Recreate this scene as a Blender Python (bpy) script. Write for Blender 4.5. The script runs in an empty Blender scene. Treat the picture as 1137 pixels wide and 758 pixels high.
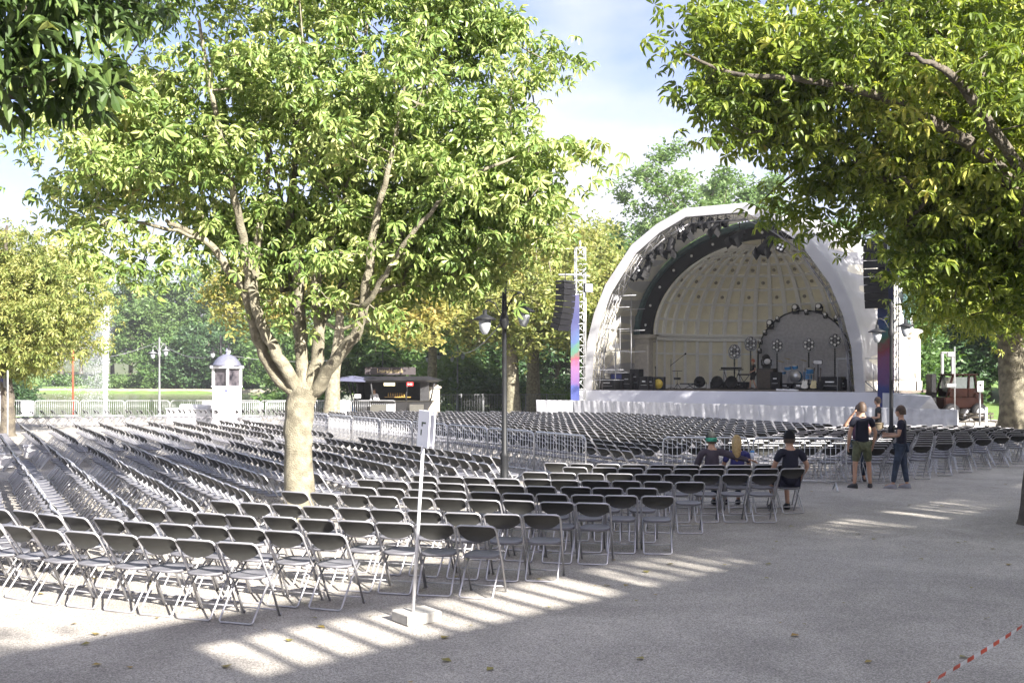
import bpy, math, random
import numpy as np
from mathutils import Vector, Matrix
F, CX, HY, CH = 1200.0, 568.5, 418.0, 2.4      # photo pixels: focal length, principal column, horizon row; camera height
RAD = math.radians
scene = bpy.context.scene
COL = scene.collection
def W(px, py, D):
    s = F / D
    return Vector(((px - CX) / s, D, CH - (py - HY) / s))
def G(px, py):
    D = F * CH / (py - HY)
    return Vector(((px - CX) * D / F, D, 0))
# ------------------------------------------------------------------ materials
def _nt(name):
    m = bpy.data.materials.new(name); m.use_nodes = True
    nt = m.node_tree; nt.nodes.clear()
    o = nt.nodes.new('ShaderNodeOutputMaterial')
    return m, nt, o
def mat(name, col, rough=0.6, metal=0.0, var=0.12, scale=6.0, bump=0.0, bscale=40.0, col2=None, emit=None, trans=0.0, spec=0.5):
    m, nt, o = _nt(name)
    b = nt.nodes.new('ShaderNodeBsdfPrincipled')
    b.inputs['Roughness'].default_value = rough; b.inputs['Metallic'].default_value = metal
    b.inputs['Specular IOR Level'].default_value = spec
    tc = nt.nodes.new('ShaderNodeTexCoord')
    n = nt.nodes.new('ShaderNodeTexNoise'); n.inputs['Scale'].default_value = scale; n.inputs['Detail'].default_value = 5
    nt.links.new(tc.outputs['Object'], n.inputs['Vector'])
    r = nt.nodes.new('ShaderNodeValToRGB')
    c = np.array(col); c2 = np.array(col2) if col2 is not None else c * (1 + var)
    c1 = c if col2 is not None else c * (1 - var)
    r.color_ramp.elements[0].position = .35; r.color_ramp.elements[1].position = .65
    r.color_ramp.elements[0].color = (*c1, 1); r.color_ramp.elements[1].color = (*np.clip(c2, 0, 1), 1)
    nt.links.new(n.outputs['Fac'], r.inputs['Fac']); nt.links.new(r.outputs['Color'], b.inputs['Base Color'])
    if bump:
        n2 = nt.nodes.new('ShaderNodeTexNoise'); n2.inputs['Scale'].default_value = bscale; n2.inputs['Detail'].default_value = 4
        nt.links.new(tc.outputs['Object'], n2.inputs['Vector'])
        bp = nt.nodes.new('ShaderNodeBump'); bp.inputs['Strength'].default_value = bump; bp.inputs['Distance'].default_value = .05
        nt.links.new(n2.outputs['Fac'], bp.inputs['Height']); nt.links.new(bp.outputs['Normal'], b.inputs['Normal'])
    if emit:
        b.inputs['Emission Color'].default_value = (*emit[0], 1); b.inputs['Emission Strength'].default_value = emit[1]
    if trans:
        t = nt.nodes.new('ShaderNodeBsdfTranslucent'); nt.links.new(r.outputs['Color'], t.inputs['Color'])
        mx = nt.nodes.new('ShaderNodeMixShader'); mx.inputs['Fac'].default_value = trans
        nt.links.new(b.outputs[0], mx.inputs[1]); nt.links.new(t.outputs[0], mx.inputs[2]); nt.links.new(mx.outputs[0], o.inputs['Surface'])
    else:
        nt.links.new(b.outputs[0], o.inputs['Surface'])
    return m
def leafmat(name, stops, trans=0.4, rough=0.5, nscale=0.6):
    """leaf colour: random per leaf, shifted by slow noise so boughs differ"""
    m, nt, o = _nt(name)
    g = nt.nodes.new('ShaderNodeNewGeometry'); tc = nt.nodes.new('ShaderNodeTexCoord')
    n = nt.nodes.new('ShaderNodeTexNoise'); n.inputs['Scale'].default_value = nscale; n.inputs['Detail'].default_value = 3
    nt.links.new(tc.outputs['Object'], n.inputs['Vector'])
    ad = nt.nodes.new('ShaderNodeMath'); ad.operation = 'MULTIPLY_ADD'; ad.inputs[1].default_value = .55
    mr = nt.nodes.new('ShaderNodeMapRange'); mr.inputs['From Min'].default_value = .3; mr.inputs['From Max'].default_value = .7
    mr.inputs['To Min'].default_value = 0; mr.inputs['To Max'].default_value = .45
    nt.links.new(n.outputs['Fac'], mr.inputs['Value'])
    nt.links.new(g.outputs['Random Per Island'], ad.inputs[0]); nt.links.new(mr.outputs[0], ad.inputs[2])
    r = nt.nodes.new('ShaderNodeValToRGB'); cr = r.color_ramp
    while len(cr.elements) < len(stops): cr.elements.new(.5)
    for e, (p, c) in zip(cr.elements, stops): e.position = p; e.color = (*c, 1)
    nt.links.new(ad.outputs[0], r.inputs['Fac'])
    b = nt.nodes.new('ShaderNodeBsdfPrincipled'); b.inputs['Roughness'].default_value = rough
    b.inputs['Specular IOR Level'].default_value = .35
    t = nt.nodes.new('ShaderNodeBsdfTranslucent')
    tcol = nt.nodes.new('ShaderNodeMix'); tcol.data_type = 'RGBA'; tcol.blend_type = 'MULTIPLY'; tcol.inputs[0].default_value = 1
    tcol.inputs[7].default_value = (1.45, 1.5, .7, 1)
    nt.links.new(r.outputs['Color'], b.inputs['Base Color']); nt.links.new(r.outputs['Color'], tcol.inputs[6])
    nt.links.new(tcol.outputs[2], t.inputs['Color'])
    mx = nt.nodes.new('ShaderNodeMixShader'); mx.inputs['Fac'].default_value = trans
    nt.links.new(b.outputs[0], mx.inputs[1]); nt.links.new(t.outputs[0], mx.inputs[2]); nt.links.new(mx.outputs[0], o.inputs['Surface'])
    return m
# ------------------------------------------------------------------ mesh building
class MB:
    def __init__(s): s.v = []; s.f = []; s.sm = []
    def add(s, vs, fs, smooth=False, M=None):
        k = len(s.v)
        s.v += [tuple(M @ Vector(v)) if M is not None else tuple(v) for v in vs]
        s.f += [tuple(i + k for i in f) for f in fs]; s.sm += [smooth] * len(fs)
        return s
    def box(s, c, d, rz=0, M=None, bev=0.0):
        x, y, z = d[0] / 2, d[1] / 2, d[2] / 2
        T = Matrix.Translation(c) @ Matrix.Rotation(rz, 4, 'Z')
        if M is not None: T = M @ T
        b = min(bev, x * .9, y * .9, z * .9)
        if b > 0:
            vs = []; 
            for sx in (-1, 1):
                for sy in (-1, 1):
                    for sz in (-1, 1):
                        vs += [(sx * (x - b), sy * (y - b), sz * z), (sx * (x - b), sy * y, sz * (z - b)), (sx * x, sy * (y - b), sz * (z - b))]
            def I(sx, sy, sz, k): return (((sx > 0) * 4 + (sy > 0) * 2 + (sz > 0)) * 3 + k)
            fs = []
            for z1 in (-1, 1): fs.append((I(-1, -1, z1, 0), I(1, -1, z1, 0), I(1, 1, z1, 0), I(-1, 1, z1, 0)))
            for y1 in (-1, 1): fs.append((I(-1, y1, -1, 1), I(1, y1, -1, 1), I(1, y1, 1, 1), I(-1, y1, 1, 1)))
            for x1 in (-1, 1): fs.append((I(x1, -1, -1, 2), I(x1, 1, -1, 2), I(x1, 1, 1, 2), I(x1, -1, 1, 2)))
            for a in (-1, 1):
                for c_ in (-1, 1):
                    fs.append((I(-1, a, c_, 0), I(1, a, c_, 0), I(1, a, c_, 1), I(-1, a, c_, 1)))
                    fs.append((I(a, -1, c_, 0), I(a, 1, c_, 0), I(a, 1, c_, 2), I(a, -1, c_, 2)))
                    fs.append((I(a, c_, -1, 1), I(a, c_, 1, 1), I(a, c_, 1, 2), I(a, c_, -1, 2)))
            for a in (-1, 1):
                for b_ in (-1, 1):
                    for c_ in (-1, 1): fs.append((I(a, b_, c_, 0), I(a, b_, c_, 1), I(a, b_, c_, 2)))
            return s.add(vs, fs, False, T)
        vs = [(sx * x, sy * y, sz * z) for sx in (-1, 1) for sy in (-1, 1) for sz in (-1, 1)]
        return s.add(vs, [(0, 1, 3, 2), (4, 6, 7, 5), (0, 4, 5, 1), (2, 3, 7, 6), (0, 2, 6, 4), (1, 5, 7, 3)], False, T)
    def tube(s, pts, r, n=8, cap=True, smooth=True, M=None, closed=False):
        P = [Vector(p) for p in pts]; R = r if hasattr(r, '__len__') else [r] * len(P)
        m = len(P); vs = []; up = None
        for i in range(m):
            a = P[i - 1] if (i > 0 or closed) else P[i]; b = P[(i + 1) % m] if (i < m - 1 or closed) else P[i]
            t = (b - a)
            t = t.normalized() if t.length > 1e-9 else Vector((0, 0, 1))
            if up is None: up = Vector((0, 0, 1)) if abs(t.z) < .9 else Vector((1, 0, 0))
            x = up.cross(t)
            if x.length < 1e-4: x = Vector((1, 0.3, 0)).cross(t)
            x.normalize(); y = t.cross(x).normalized(); up = y
            for k in range(n):
                an = 2 * math.pi * k / n
                vs.append(P[i] + (x * math.cos(an) + y * math.sin(an)) * R[i])
        fs = []
        for i in range(m if closed else m - 1):
            j = (i + 1) % m
            for k in range(n): fs.append((i * n + k, i * n + (k + 1) % n, j * n + (k + 1) % n, j * n + k))
        if cap and not closed: fs += [tuple(range(n))[::-1], tuple((m - 1) * n + k for k in range(n))]
        return s.add(vs, fs, smooth, M)
    def lathe(s, prof, n=16, c=(0, 0, 0), M=None, smooth=True):
        vs = [(c[0] + r * math.cos(2 * math.pi * k / n), c[1] + r * math.sin(2 * math.pi * k / n), c[2] + z) for r, z in prof for k in range(n)]
        fs = [(i * n + k, i * n + (k + 1) % n, (i + 1) * n + (k + 1) % n, (i + 1) * n + k) for i in range(len(prof) - 1) for k in range(n)]
        fs += [tuple(range(n))[::-1], tuple((len(prof) - 1) * n + k for k in range(n))]
        return s.add(vs, fs, smooth, M)
    def prism(s, poly, d, M=None):
        """poly in xz plane, extruded along +y by d"""
        n = len(poly)
        vs = [(x, 0, z) for x, z in poly] + [(x, d, z) for x, z in poly]
        fs = [tuple(range(n)), tuple(range(n, 2 * n))[::-1]] + [(i, i + n, (i + 1) % n + n, (i + 1) % n) for i in range(n)]
        return s.add(vs, fs, False, M)
    def ball(s, c, r, n=10, M=None):
        rr = r if hasattr(r, '__len__') else (r, r, r)
        vs = []; m = n // 2 + 1
        for i in range(m + 1):
            t = math.pi * i / m
            for k in range(n):
                a = 2 * math.pi * k / n
                vs.append((c[0] + rr[0] * math.sin(t) * math.cos(a), c[1] + rr[1] * math.sin(t) * math.sin(a), c[2] + rr[2] * math.cos(t)))
        fs = [(i * n + k, (i + 1) * n + k, (i + 1) * n + (k + 1) % n, i * n + (k + 1) % n) for i in range(m) for k in range(n)]
        return s.add(vs, fs, True, M)
    def grid(s, fn, nu, nv, smooth=True, M=None):
        vs = [fn(i / nu, j / nv) for i in range(nu + 1) for j in range(nv + 1)]
        w = nv + 1
        fs = [(i * w + j, (i + 1) * w + j, (i + 1) * w + j + 1, i * w + j + 1) for i in range(nu) for j in range(nv)]
        return s.add(vs, fs, smooth, M)
    def mesh(s, name, m):
        me = bpy.data.meshes.new(name); me.from_pydata(s.v, [], s.f); me.materials.append(m)
        me.polygons.foreach_set('use_smooth', s.sm); me.update(); return me
    def build(s, name, m, parent=None, loc=None, rz=None):
        return place(name, s.mesh(name, m), parent, loc, rz)
def place(name, me, parent=None, loc=None, rz=None):
    o = bpy.data.objects.new(name, me); COL.objects.link(o)
    if parent is not None: o.parent = parent
    if loc is not None: o.location = loc
    if rz is not None: o.rotation_euler = (0, 0, rz)
    return o
def tag(o, label=None, cat=None, group=None, kind=None):
    if label: o['label'] = label
    if cat: o['category'] = cat
    if group: o['group'] = group
    if kind: o['kind'] = kind
    return o
def thing(name, label, cat, loc=(0, 0, 0), rz=0, group=None, kind=None):
    o = bpy.data.objects.new(name, None); COL.objects.link(o); o.empty_display_size = .2
    o.location = loc; o.rotation_euler = (0, 0, rz)
    return tag(o, label, cat, group, kind)
def copy_tree(o, parent=None):
    c = o.copy(); COL.objects.link(c)
    if parent is not None: c.parent = parent
    for ch in CH_OF.get(o.name, [x for x in o.children]): copy_tree(ch, c)
    return c
CH_OF = {}
def copy_thing(o, loc, rz, label, group=None):
    c = copy_tree(o); c.location = loc; c.rotation_euler = (0, 0, rz); c['label'] = label
    if group: c['group'] = group
    return c
def npmesh(name, V, Q, m, smooth=False):
    """V (n,3), Q (k,4 or 3) -> mesh, fast"""
    me = bpy.data.meshes.new(name); k = Q.shape[1]
    me.vertices.add(len(V)); me.vertices.foreach_set('co', V.astype(np.float32).ravel())
    me.loops.add(Q.size); me.loops.foreach_set('vertex_index', Q.astype(np.int32).ravel())
    me.polygons.add(len(Q)); me.polygons.foreach_set('loop_start', np.arange(0, Q.size, k, dtype=np.int32))
    me.polygons.foreach_set('loop_total', np.full(len(Q), k, dtype=np.int32))
    me.polygons.foreach_set('use_smooth', np.full(len(Q), smooth))
    me.materials.append(m); me.update(calc_edges=True); me.validate(); return me
# ------------------------------------------------------------------ trees
def rotmats(rng, n, tilt=0.9, droop=0.0):
    yaw = rng.uniform(0, 2 * np.pi, n); t = rng.normal(0, tilt, n); q = rng.normal(droop, tilt * .6, n)
    cy, sy, ct, st, cq, sq = np.cos(yaw), np.sin(yaw), np.cos(t), np.sin(t), np.cos(q), np.sin(q)
    Z = np.zeros(n); O = np.ones(n)
    A = np.stack([cy, -sy, Z, sy, cy, Z, Z, Z, O], 1).reshape(n, 3, 3)
    B = np.stack([O, Z, Z, Z, ct, -st, Z, st, ct], 1).reshape(n, 3, 3)
    C = np.stack([cq, Z, sq, Z, O, Z, -sq, Z, cq], 1).reshape(n, 3, 3)
    return A @ B @ C
def palmate(nl=6, fold=.02, full=True):
    """chestnut leaf: leaflets fanned from a stalk, drooping; unit length 1; each leaflet = 2 quads"""
    V = []; Q = []
    for i in range(nl):
        a = (i - (nl - 1) / 2) * (2 * math.pi * .62 / max(1, nl - 1)); L = 1.0 - .3 * abs(i - (nl - 1) / 2) / (nl / 2)
        d = np.array([math.cos(a), math.sin(a), 0]); p = np.array([-math.sin(a), math.cos(a), 0]); w = .17 * L
        k = len(V)
        dz = [0, -.12 * L, -.66 * L]
        base = d * .04; mid = d * L * .6 + [0, 0, dz[1]]; tip = d * L * .93 + [0, 0, dz[2]]
        if full:
            l1 = d * L * .38 + [0, 0, .0]; l2 = d * L * .66 + [0, 0, dz[1] * 1.1]; l3 = d * L * .85 + [0, 0, dz[2] * .7]; up = np.array([0, 0, .05])
            V += [base, mid, tip, l1 + p * w * .55 + up, l2 + p * w + up, l3 + p * w * .62 + up * .5, l1 - p * w * .55 + up, l2 - p * w + up, l3 - p * w * .62 + up * .5]
            Q += [(k, k + 1, k + 4, k + 3), (k + 1, k + 2, k + 5, k + 4), (k, k + 6, k + 7, k + 1), (k + 1, k + 7, k + 8, k + 2)]
        else:
            V += [base, mid + p * w, tip, mid - p * w]; Q += [(k, k + 3, k + 2, k + 1)]
    return np.array(V, float), np.array(Q)
def tuft():
    """small spray of leaves for trees far away"""
    V = []; Q = []
    for i in range(2):
        a = i * 2.1; d = np.array([math.cos(a), math.sin(a), .25 * (-1) ** i]); p = np.array([-math.sin(a), math.cos(a), .15])
        k = len(V); V += [d * -.1, d * .4 + p * .27, d * 1.0, d * .45 - p * .27]; Q += [(k, k + 1, k + 2, k + 3)]
    return np.array(V, float), np.array(Q)
def leaves(name, P, size, m, tpl, rng, tilt=.7, sv=.3):
    V0, Q0 = tpl; n = len(P)
    R = rotmats(rng, n, tilt); s = size * (1 + rng.uniform(-sv, sv, n))
    V = np.einsum('nij,kj->nki', R, V0) * s[:, None, None] + P[:, None, :]
    Q = (Q0[None] + (np.arange(n) * len(V0))[:, None, None]).reshape(-1, Q0.shape[1])
    return npmesh(name, V.reshape(-1, 3), Q, m)
class Skel:
    def __init__(s): s.P = []; s.par = []; s.r0 = []
    def line(s, pts, radii, parent=-1, sub=5, wob=0.0, rng=None):
        """smooth polyline of thick wood; returns index of the last node"""
        pts = [np.array(p, float) for p in pts]; prev = parent; n = len(pts)
        start = 0
        for i in range(n - 1):
            p0 = pts[max(0, i - 1)]; p1 = pts[i]; p2 = pts[i + 1]; p3 = pts[min(n - 1, i + 2)]
            for k in range(sub):
                t = k / sub
                if i == 0 and k == 0 and parent >= 0: continue
                q = .5 * (2 * p1 + (p2 - p0) * t + (2 * p0 - 5 * p1 + 4 * p2 - p3) * t * t + (3 * p1 - p0 - 3 * p2 + p3) * t ** 3)
                if wob and rng is not None and not (i == 0 and k == 0): q = q + rng.normal(0, wob, 3)
                s.P.append(q); s.par.append(prev); s.r0.append(radii[i] * (1 - t) + radii[i + 1] * t); prev = len(s.P) - 1
        s.P.append(pts[-1]); s.par.append(prev); s.r0.append(radii[-1]); return len(s.P) - 1
    def near(s, p):
        A = np.array(s.P); return int(np.argmin(((A - np.array(p)) ** 2).sum(1)))
    def attract(s, A, rng, seg=.5, minz=None, wob=.1):
        A = np.array(A); c = np.array(s.P).mean(0)
        order = np.argsort(((A - np.array(s.P)[0]) ** 2).sum(1)); tips = []
        for i in order:
            a = A[i]; N = np.array(s.P); d = np.sqrt(((N - a) ** 2).sum(1))
            d = d + .12 * np.maximum(0, N[:, 2] - a[2])                      # twigs rather rise
            if minz is not None: d = d + (N[:, 2] < minz) * 50
            j = int(np.argmin(d)); p = N[j]; L = float(np.linalg.norm(a - p)); n = max(1, int(L / seg)); prev = j
            for k in range(1, n + 1):
                t = k / n; q = p * (1 - t) + a * t + np.array([0, 0, .12 * L * math.sin(math.pi * t)])
                if k < n: q = q + rng.normal(0, wob * min(1, L), 3) * .6
                s.P.append(q); s.par.append(prev); s.r0.append(0); prev = len(s.P) - 1
            tips.append(prev)
        return tips
    def mesh(s, name, m, tip=.008, ex=2.3, rmax=None, flare=0.0, nbig=12, seed=0, bark=.06):
        n = len(s.P); ch = [[] for _ in range(n)]
        for i, p in enumerate(s.par):
            if p >= 0: ch[p].append(i)
        r = [0.0] * n
        for i in range(n - 1, -1, -1):
            a = sum(r[c] ** ex for c in ch[i]) if ch[i] else tip ** ex
            r[i] = max(a ** (1 / ex), tip)
            if s.r0[i] > 0: r[i] = s.r0[i]
            elif rmax: r[i] = min(r[i], rmax)
        V = []; Q = []; rng = np.random.default_rng(seed)
        done = set()
        stack = [i for i in range(n) if s.par[i] < 0]
        starts = [(i, -1) for i in stack]
        while starts:
            i, pr = starts.pop(); chain = [] if pr < 0 else [pr]
            while True:
                chain.append(i)
                if not ch[i]: break
                cs = sorted(ch[i], key=lambda c: -r[c]); starts += [(c, i) for c in cs[1:]]; i = cs[0]
            P = np.array([s.P[c] for c in chain]); R = np.array([r[c] for c in chain])
            if pr >= 0: R[0] = min(R[0], R[1] * 1.15)
            if len(P) < 2: continue
            k = nbig if R.max() > .12 else (7 if R.max() > .04 else 4)
            T = np.gradient(P, axis=0); T /= np.maximum(np.linalg.norm(T, axis=1), 1e-9)[:, None]
            up = np.array([1., .2, 0]) if abs(T[0][2]) > .8 else np.array([0, 0, 1.])
            base = len(V)
            an = np.arange(k) * 2 * np.pi / k
            ph = rng.uniform(0, 6.28, 3)
            for q in range(len(P)):
                x = np.cross(up, T[q]); x /= max(np.linalg.norm(x), 1e-6); y = np.cross(T[q], x); up = y
                rad = R[q] * (1 + (bark * (np.sin(3 * an + ph[0] + P[q][2] * .8) + .7 * np.sin(5 * an + ph[1] - P[q][2] * 1.7)) if k >= 7 else 0))
                if flare and pr < 0: rad = rad * (1 + flare * np.exp(-q * 1.1) * (1 + .35 * np.sin(5 * an + ph[2])))
                for a_, rr in zip(an, np.broadcast_to(rad, (k,))): V.append(P[q] + (x * math.cos(a_) + y * math.sin(a_)) * rr)
            for q in range(len(P) - 1):
                for j in range(k): Q.append((base + q * k + j, base + q * k + (j + 1) % k, base + (q + 1) * k + (j + 1) % k, base + (q + 1) * k + j))
        return npmesh(name, np.array(V), np.array(Q), m, True)
def in_ellipsoids(rng, els, n, shell=.45, keep=None):
    """points in a union of ellipsoids (cx,cy,cz,rx,ry,rz,weight), biased outward"""
    out = []; w = np.array([e[6] for e in els], float); w /= w.sum()
    while len(out) < n:
        e = els[rng.choice(len(els), p=w)]
        d = rng.normal(0, 1, 3); d /= np.linalg.norm(d); u = rng.uniform(0, 1) ** shell
        p = np.array(e[:3]) + d * u * np.array(e[3:6])
        if keep is None or keep(p): out.append(p)
    return np.array(out)
def far_tree(name, label, cat, loc, H, els, leaf, bark, group=None, clumps=90, per=90, size=.28, crad=.9, tr=.35, seed=1, trunkh=.35, sub=None, label_t=None):
    """els relative to loc"""
    rng = np.random.default_rng(seed); t = thing(name, label, cat, loc, 0, group)
    sk = Skel(); lean = rng.normal(0, .25, 2)
    sk.line([(0, 0, -.1), (lean[0] * .3, lean[1] * .3, H * trunkh * .6), (lean[0], lean[1], H * trunkh), (lean[0] * 1.6, lean[1] * 1.3, H * .75)], [tr * 1.1, tr * .85, tr * .75, tr * .25], sub=4)
    A = in_ellipsoids(rng, els, clumps, .5)
    sk.attract(A, rng, seg=1.2, minz=H * trunkh * .55, wob=.12)
    place('trunk', sk.mesh('trunk', bark, tip=.03, rmax=tr * .5, flare=.35, seed=seed), t)
    q = rng.choice(clumps, clumps * per)
    sc = rng.uniform(.55, 1.2, clumps)[q]
    P = A[q] + rng.normal(0, 1, (len(q), 3)) * np.array([crad, crad, crad * .62]) * sc[:, None] * .62
    place('crown', leaves('crown', P, size, leaf, tuft(), rng, tilt=.9), t)
    return t
ORD = ['first','second','third','fourth','fifth','sixth','seventh','eighth','ninth','tenth','eleventh','twelfth','thirteenth','fourteenth','fifteenth','sixteenth','seventeenth','eighteenth','nineteenth','twentieth']
TENS = {20: 'twenty', 30: 'thirty', 40: 'forty', 50: 'fifty', 60: 'sixty'}
def ordw(n):
    if n <= 20: return ORD[n - 1]
    t, u = n // 10 * 10, n % 10
    return {30: 'thirtieth', 40: 'fortieth', 50: 'fiftieth', 60: 'sixtieth'}[t] if u == 0 else TENS[t] + '-' + ORD[u - 1]
# ------------------------------------------------------------------ camera, light, air
cam = bpy.data.cameras.new('camera'); co = bpy.data.objects.new('camera', cam); COL.objects.link(co); scene.camera = co
cam.sensor_width = 36; cam.lens = 36 * F / 1137; cam.shift_y = (HY - 379) / 1137; cam.clip_end = 3000; cam.clip_start = .1
co.location = (0, 0, CH); co.rotation_euler = (RAD(90), 0, 0)
EL = 27.5; SD = Vector((.60, -.80, 0)) * math.cos(RAD(EL)) + Vector((0, 0, math.sin(RAD(EL))))   # towards the sun
sl = bpy.data.lights.new('sun', 'SUN'); so = bpy.data.objects.new('sun', sl); COL.objects.link(so)
sl.energy = 5.0; sl.angle = RAD(.53); sl.color = (1.0, .94, .86); so.rotation_euler = SD.to_track_quat('Z', 'Y').to_euler()
w = bpy.data.worlds.new('World'); scene.world = w; w.use_nodes = True; nt = w.node_tree; nt.nodes.clear()
wo = nt.nodes.new('ShaderNodeOutputWorld'); bg = nt.nodes.new('ShaderNodeBackground'); bg.inputs['Strength'].default_value = .068
sk = nt.nodes.new('ShaderNodeTexSky'); sk.sky_type = 'NISHITA'; sk.sun_disc = False; sk.sun_elevation = RAD(EL)
sk.sun_rotation = math.atan2(SD.x, SD.y); sk.air_density = 1.1; sk.dust_density = 1.6; sk.ozone_density = 3.5
tc = nt.nodes.new('ShaderNodeTexCoord'); mp = nt.nodes.new('ShaderNodeMapping'); mp.inputs['Scale'].default_value = (1.0, 1.0, 2.3)
mp.inputs['Location'].default_value = (.55, .2, .35)
no = nt.nodes.new('ShaderNodeTexNoise'); no.inputs['Scale'].default_value = 2.6; no.inputs['Detail'].default_value = 9; no.inputs['Roughness'].default_value = .52
cr = nt.nodes.new('ShaderNodeValToRGB'); cr.color_ramp.elements[0].position = .39; cr.color_ramp.elements[1].position = .60
cl = nt.nodes.new('ShaderNodeMix'); cl.data_type = 'RGBA'; cl.inputs[7].default_value = (3.35, 3.4, 3.85, 1)
nt.links.new(tc.outputs['Generated'], mp.inputs['Vector']); nt.links.new(mp.outputs[0], no.inputs['Vector'])
nt.links.new(no.outputs['Fac'], cr.inputs['Fac']); nt.links.new(cr.outputs['Color'], cl.inputs[0])
ti = nt.nodes.new('ShaderNodeMix'); ti.data_type = 'RGBA'; ti.blend_type = 'MULTIPLY'; ti.inputs[0].default_value = 1; ti.inputs[7].default_value = (.84, .68, .78, 1)
nt.links.new(sk.outputs[0], ti.inputs[6]); nt.links.new(ti.outputs[2], cl.inputs[6]); nt.links.new(cl.outputs[2], bg.inputs['Color']); nt.links.new(bg.outputs[0], wo.inputs['Surface'])
vs = scene.view_settings; vs.view_transform = 'Standard'; vs.look = 'None'; vs.gamma = 1; vs.exposure = 2.35; vs.use_curve_mapping = False
scene.cycles.max_bounces = 6; scene.cycles.transparent_max_bounces = 6; scene.cycles.volume_bounces = 0
scene.cycles.use_adaptive_sampling = True; scene.cycles.adaptive_threshold = .02
# ------------------------------------------------------------------ common materials
M_steel = mat('galvanised_steel', (.52, .53, .55), rough=.38, metal=.55, var=.1)
M_frame = mat('chair_frame_metal', (.42, .42, .44), rough=.35, metal=.6, var=.1)
M_plast = mat('chair_seat_plastic', (.13, .13, .145), rough=.5, var=.12, bump=.05, bscale=200)
M_back = mat('chair_back_plastic', (.026, .026, .024), rough=.5, var=.15, spec=.35)
M_black = mat('black_paint', (.007, .007, .008), rough=.6, spec=.15)
M_dark = mat('dark_iron', (.016, .017, .019), rough=.5, spec=.25)
M_grey = mat('grey_paint', (.3, .31, .33), rough=.5)
M_white = mat('white_paint', (.75, .75, .75), rough=.5, var=.04)
M_alu = mat('aluminium', (.6, .61, .63), rough=.32, metal=.7)
M_cloth = mat('white_tent_cloth', (.47, .475, .50), rough=.75, var=.05, scale=1.2, bump=.3, bscale=2.5, trans=.38)
M_stone = mat('pale_stone', (.5, .47, .4), rough=.8, var=.1, bump=.2, bscale=14)
M_glass = mat('frosted_glass', (.45, .47, .5), rough=.2, var=.02, trans=.4)
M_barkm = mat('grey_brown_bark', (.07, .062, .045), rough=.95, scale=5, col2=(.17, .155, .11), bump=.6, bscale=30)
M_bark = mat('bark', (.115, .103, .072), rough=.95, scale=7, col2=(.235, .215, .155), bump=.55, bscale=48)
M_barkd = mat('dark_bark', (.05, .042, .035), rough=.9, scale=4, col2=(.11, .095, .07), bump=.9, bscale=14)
# ------------------------------------------------------------------ ground
def ground_mat():
    m, nt, o = _nt('gravel'); L = nt.links.new; N = nt.nodes.new
    tc = N('ShaderNodeTexCoord'); b = N('ShaderNodeBsdfPrincipled'); b.inputs['Roughness'].default_value = .9
    b.inputs['Specular IOR Level'].default_value = .25
    big = N('ShaderNodeTexNoise'); big.inputs['Scale'].default_value = .8; big.inputs['Detail'].default_value = 10; big.inputs['Roughness'].default_value = .68; big.inputs['Distortion'].default_value = .6; L(tc.outputs['Object'], big.inputs['Vector'])
    fine = N('ShaderNodeTexVoronoi'); fine.inputs['Scale'].default_value = 95; L(tc.outputs['Object'], fine.inputs['Vector'])
    n2 = N('ShaderNodeTexNoise'); n2.inputs['Scale'].default_value = 45; n2.inputs['Detail'].default_value = 6; n2.inputs['Roughness'].default_value = .7; L(tc.outputs['Object'], n2.inputs['Vector'])
    r1 = N('ShaderNodeValToRGB'); r1.color_ramp.elements[0].position = .3; r1.color_ramp.elements[1].position = .7
    r1.color_ramp.elements[0].color = (.335, .315, .285, 1); r1.color_ramp.elements[1].color = (.485, .455, .41, 1); L(big.outputs['Fac'], r1.inputs['Fac'])
    sep = N('ShaderNodeSeparateColor'); L(fine.outputs['Color'], sep.inputs[0])
    r2 = N('ShaderNodeMapRange'); r2.inputs['To Min'].default_value = .55; r2.inputs['To Max'].default_value = 1.35; L(sep.outputs[0], r2.inputs['Value'])
    r3 = N('ShaderNodeMapRange'); r3.inputs['From Min'].default_value = .3; r3.inputs['From Max'].default_value = .7; r3.inputs['To Min'].default_value = .72; r3.inputs['To Max'].default_value = 1.2; L(n2.outputs['Fac'], r3.inputs['Value'])
    m0 = N('ShaderNodeMath'); m0.operation = 'MULTIPLY'; L(r2.outputs[0], m0.inputs[0]); L(r3.outputs[0], m0.inputs[1])
    n4 = N('ShaderNodeTexNoise'); n4.inputs['Scale'].default_value = .22; n4.inputs['Detail'].default_value = 4; n4.inputs['Distortion'].default_value = 1.2; L(tc.outputs['Object'], n4.inputs['Vector'])
    r4 = N('ShaderNodeMapRange'); r4.inputs['From Min'].default_value = .38; r4.inputs['From Max'].default_value = .62; r4.inputs['To Min'].default_value = .84; r4.inputs['To Max'].default_value = 1.08; L(n4.outputs['Fac'], r4.inputs['Value'])
    m1 = N('ShaderNodeMath'); m1.operation = 'MULTIPLY'; L(m0.outputs[0], m1.inputs[0]); L(r4.outputs[0], m1.inputs[1])
    vm = N('ShaderNodeVectorMath'); vm.operation = 'SCALE'; L(r1.outputs['Color'], vm.inputs[0]); L(m1.outputs[0], vm.inputs['Scale'])
    L(vm.outputs[0], b.inputs['Base Color'])
    bp = N('ShaderNodeBump'); bp.inputs['Strength'].default_value = .6; bp.inputs['Distance'].default_value = .02
    ad = N('ShaderNodeMath'); ad.operation = 'ADD'; L(fine.outputs['Distance'], ad.inputs[0]); L(n2.outputs['Fac'], ad.inputs[1]); L(ad.outputs[0], bp.inputs['Height'])
    L(bp.outputs['Normal'], b.inputs['Normal']); L(b.outputs[0], o.inputs['Surface']); return m
M_gravel = ground_mat()
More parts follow.
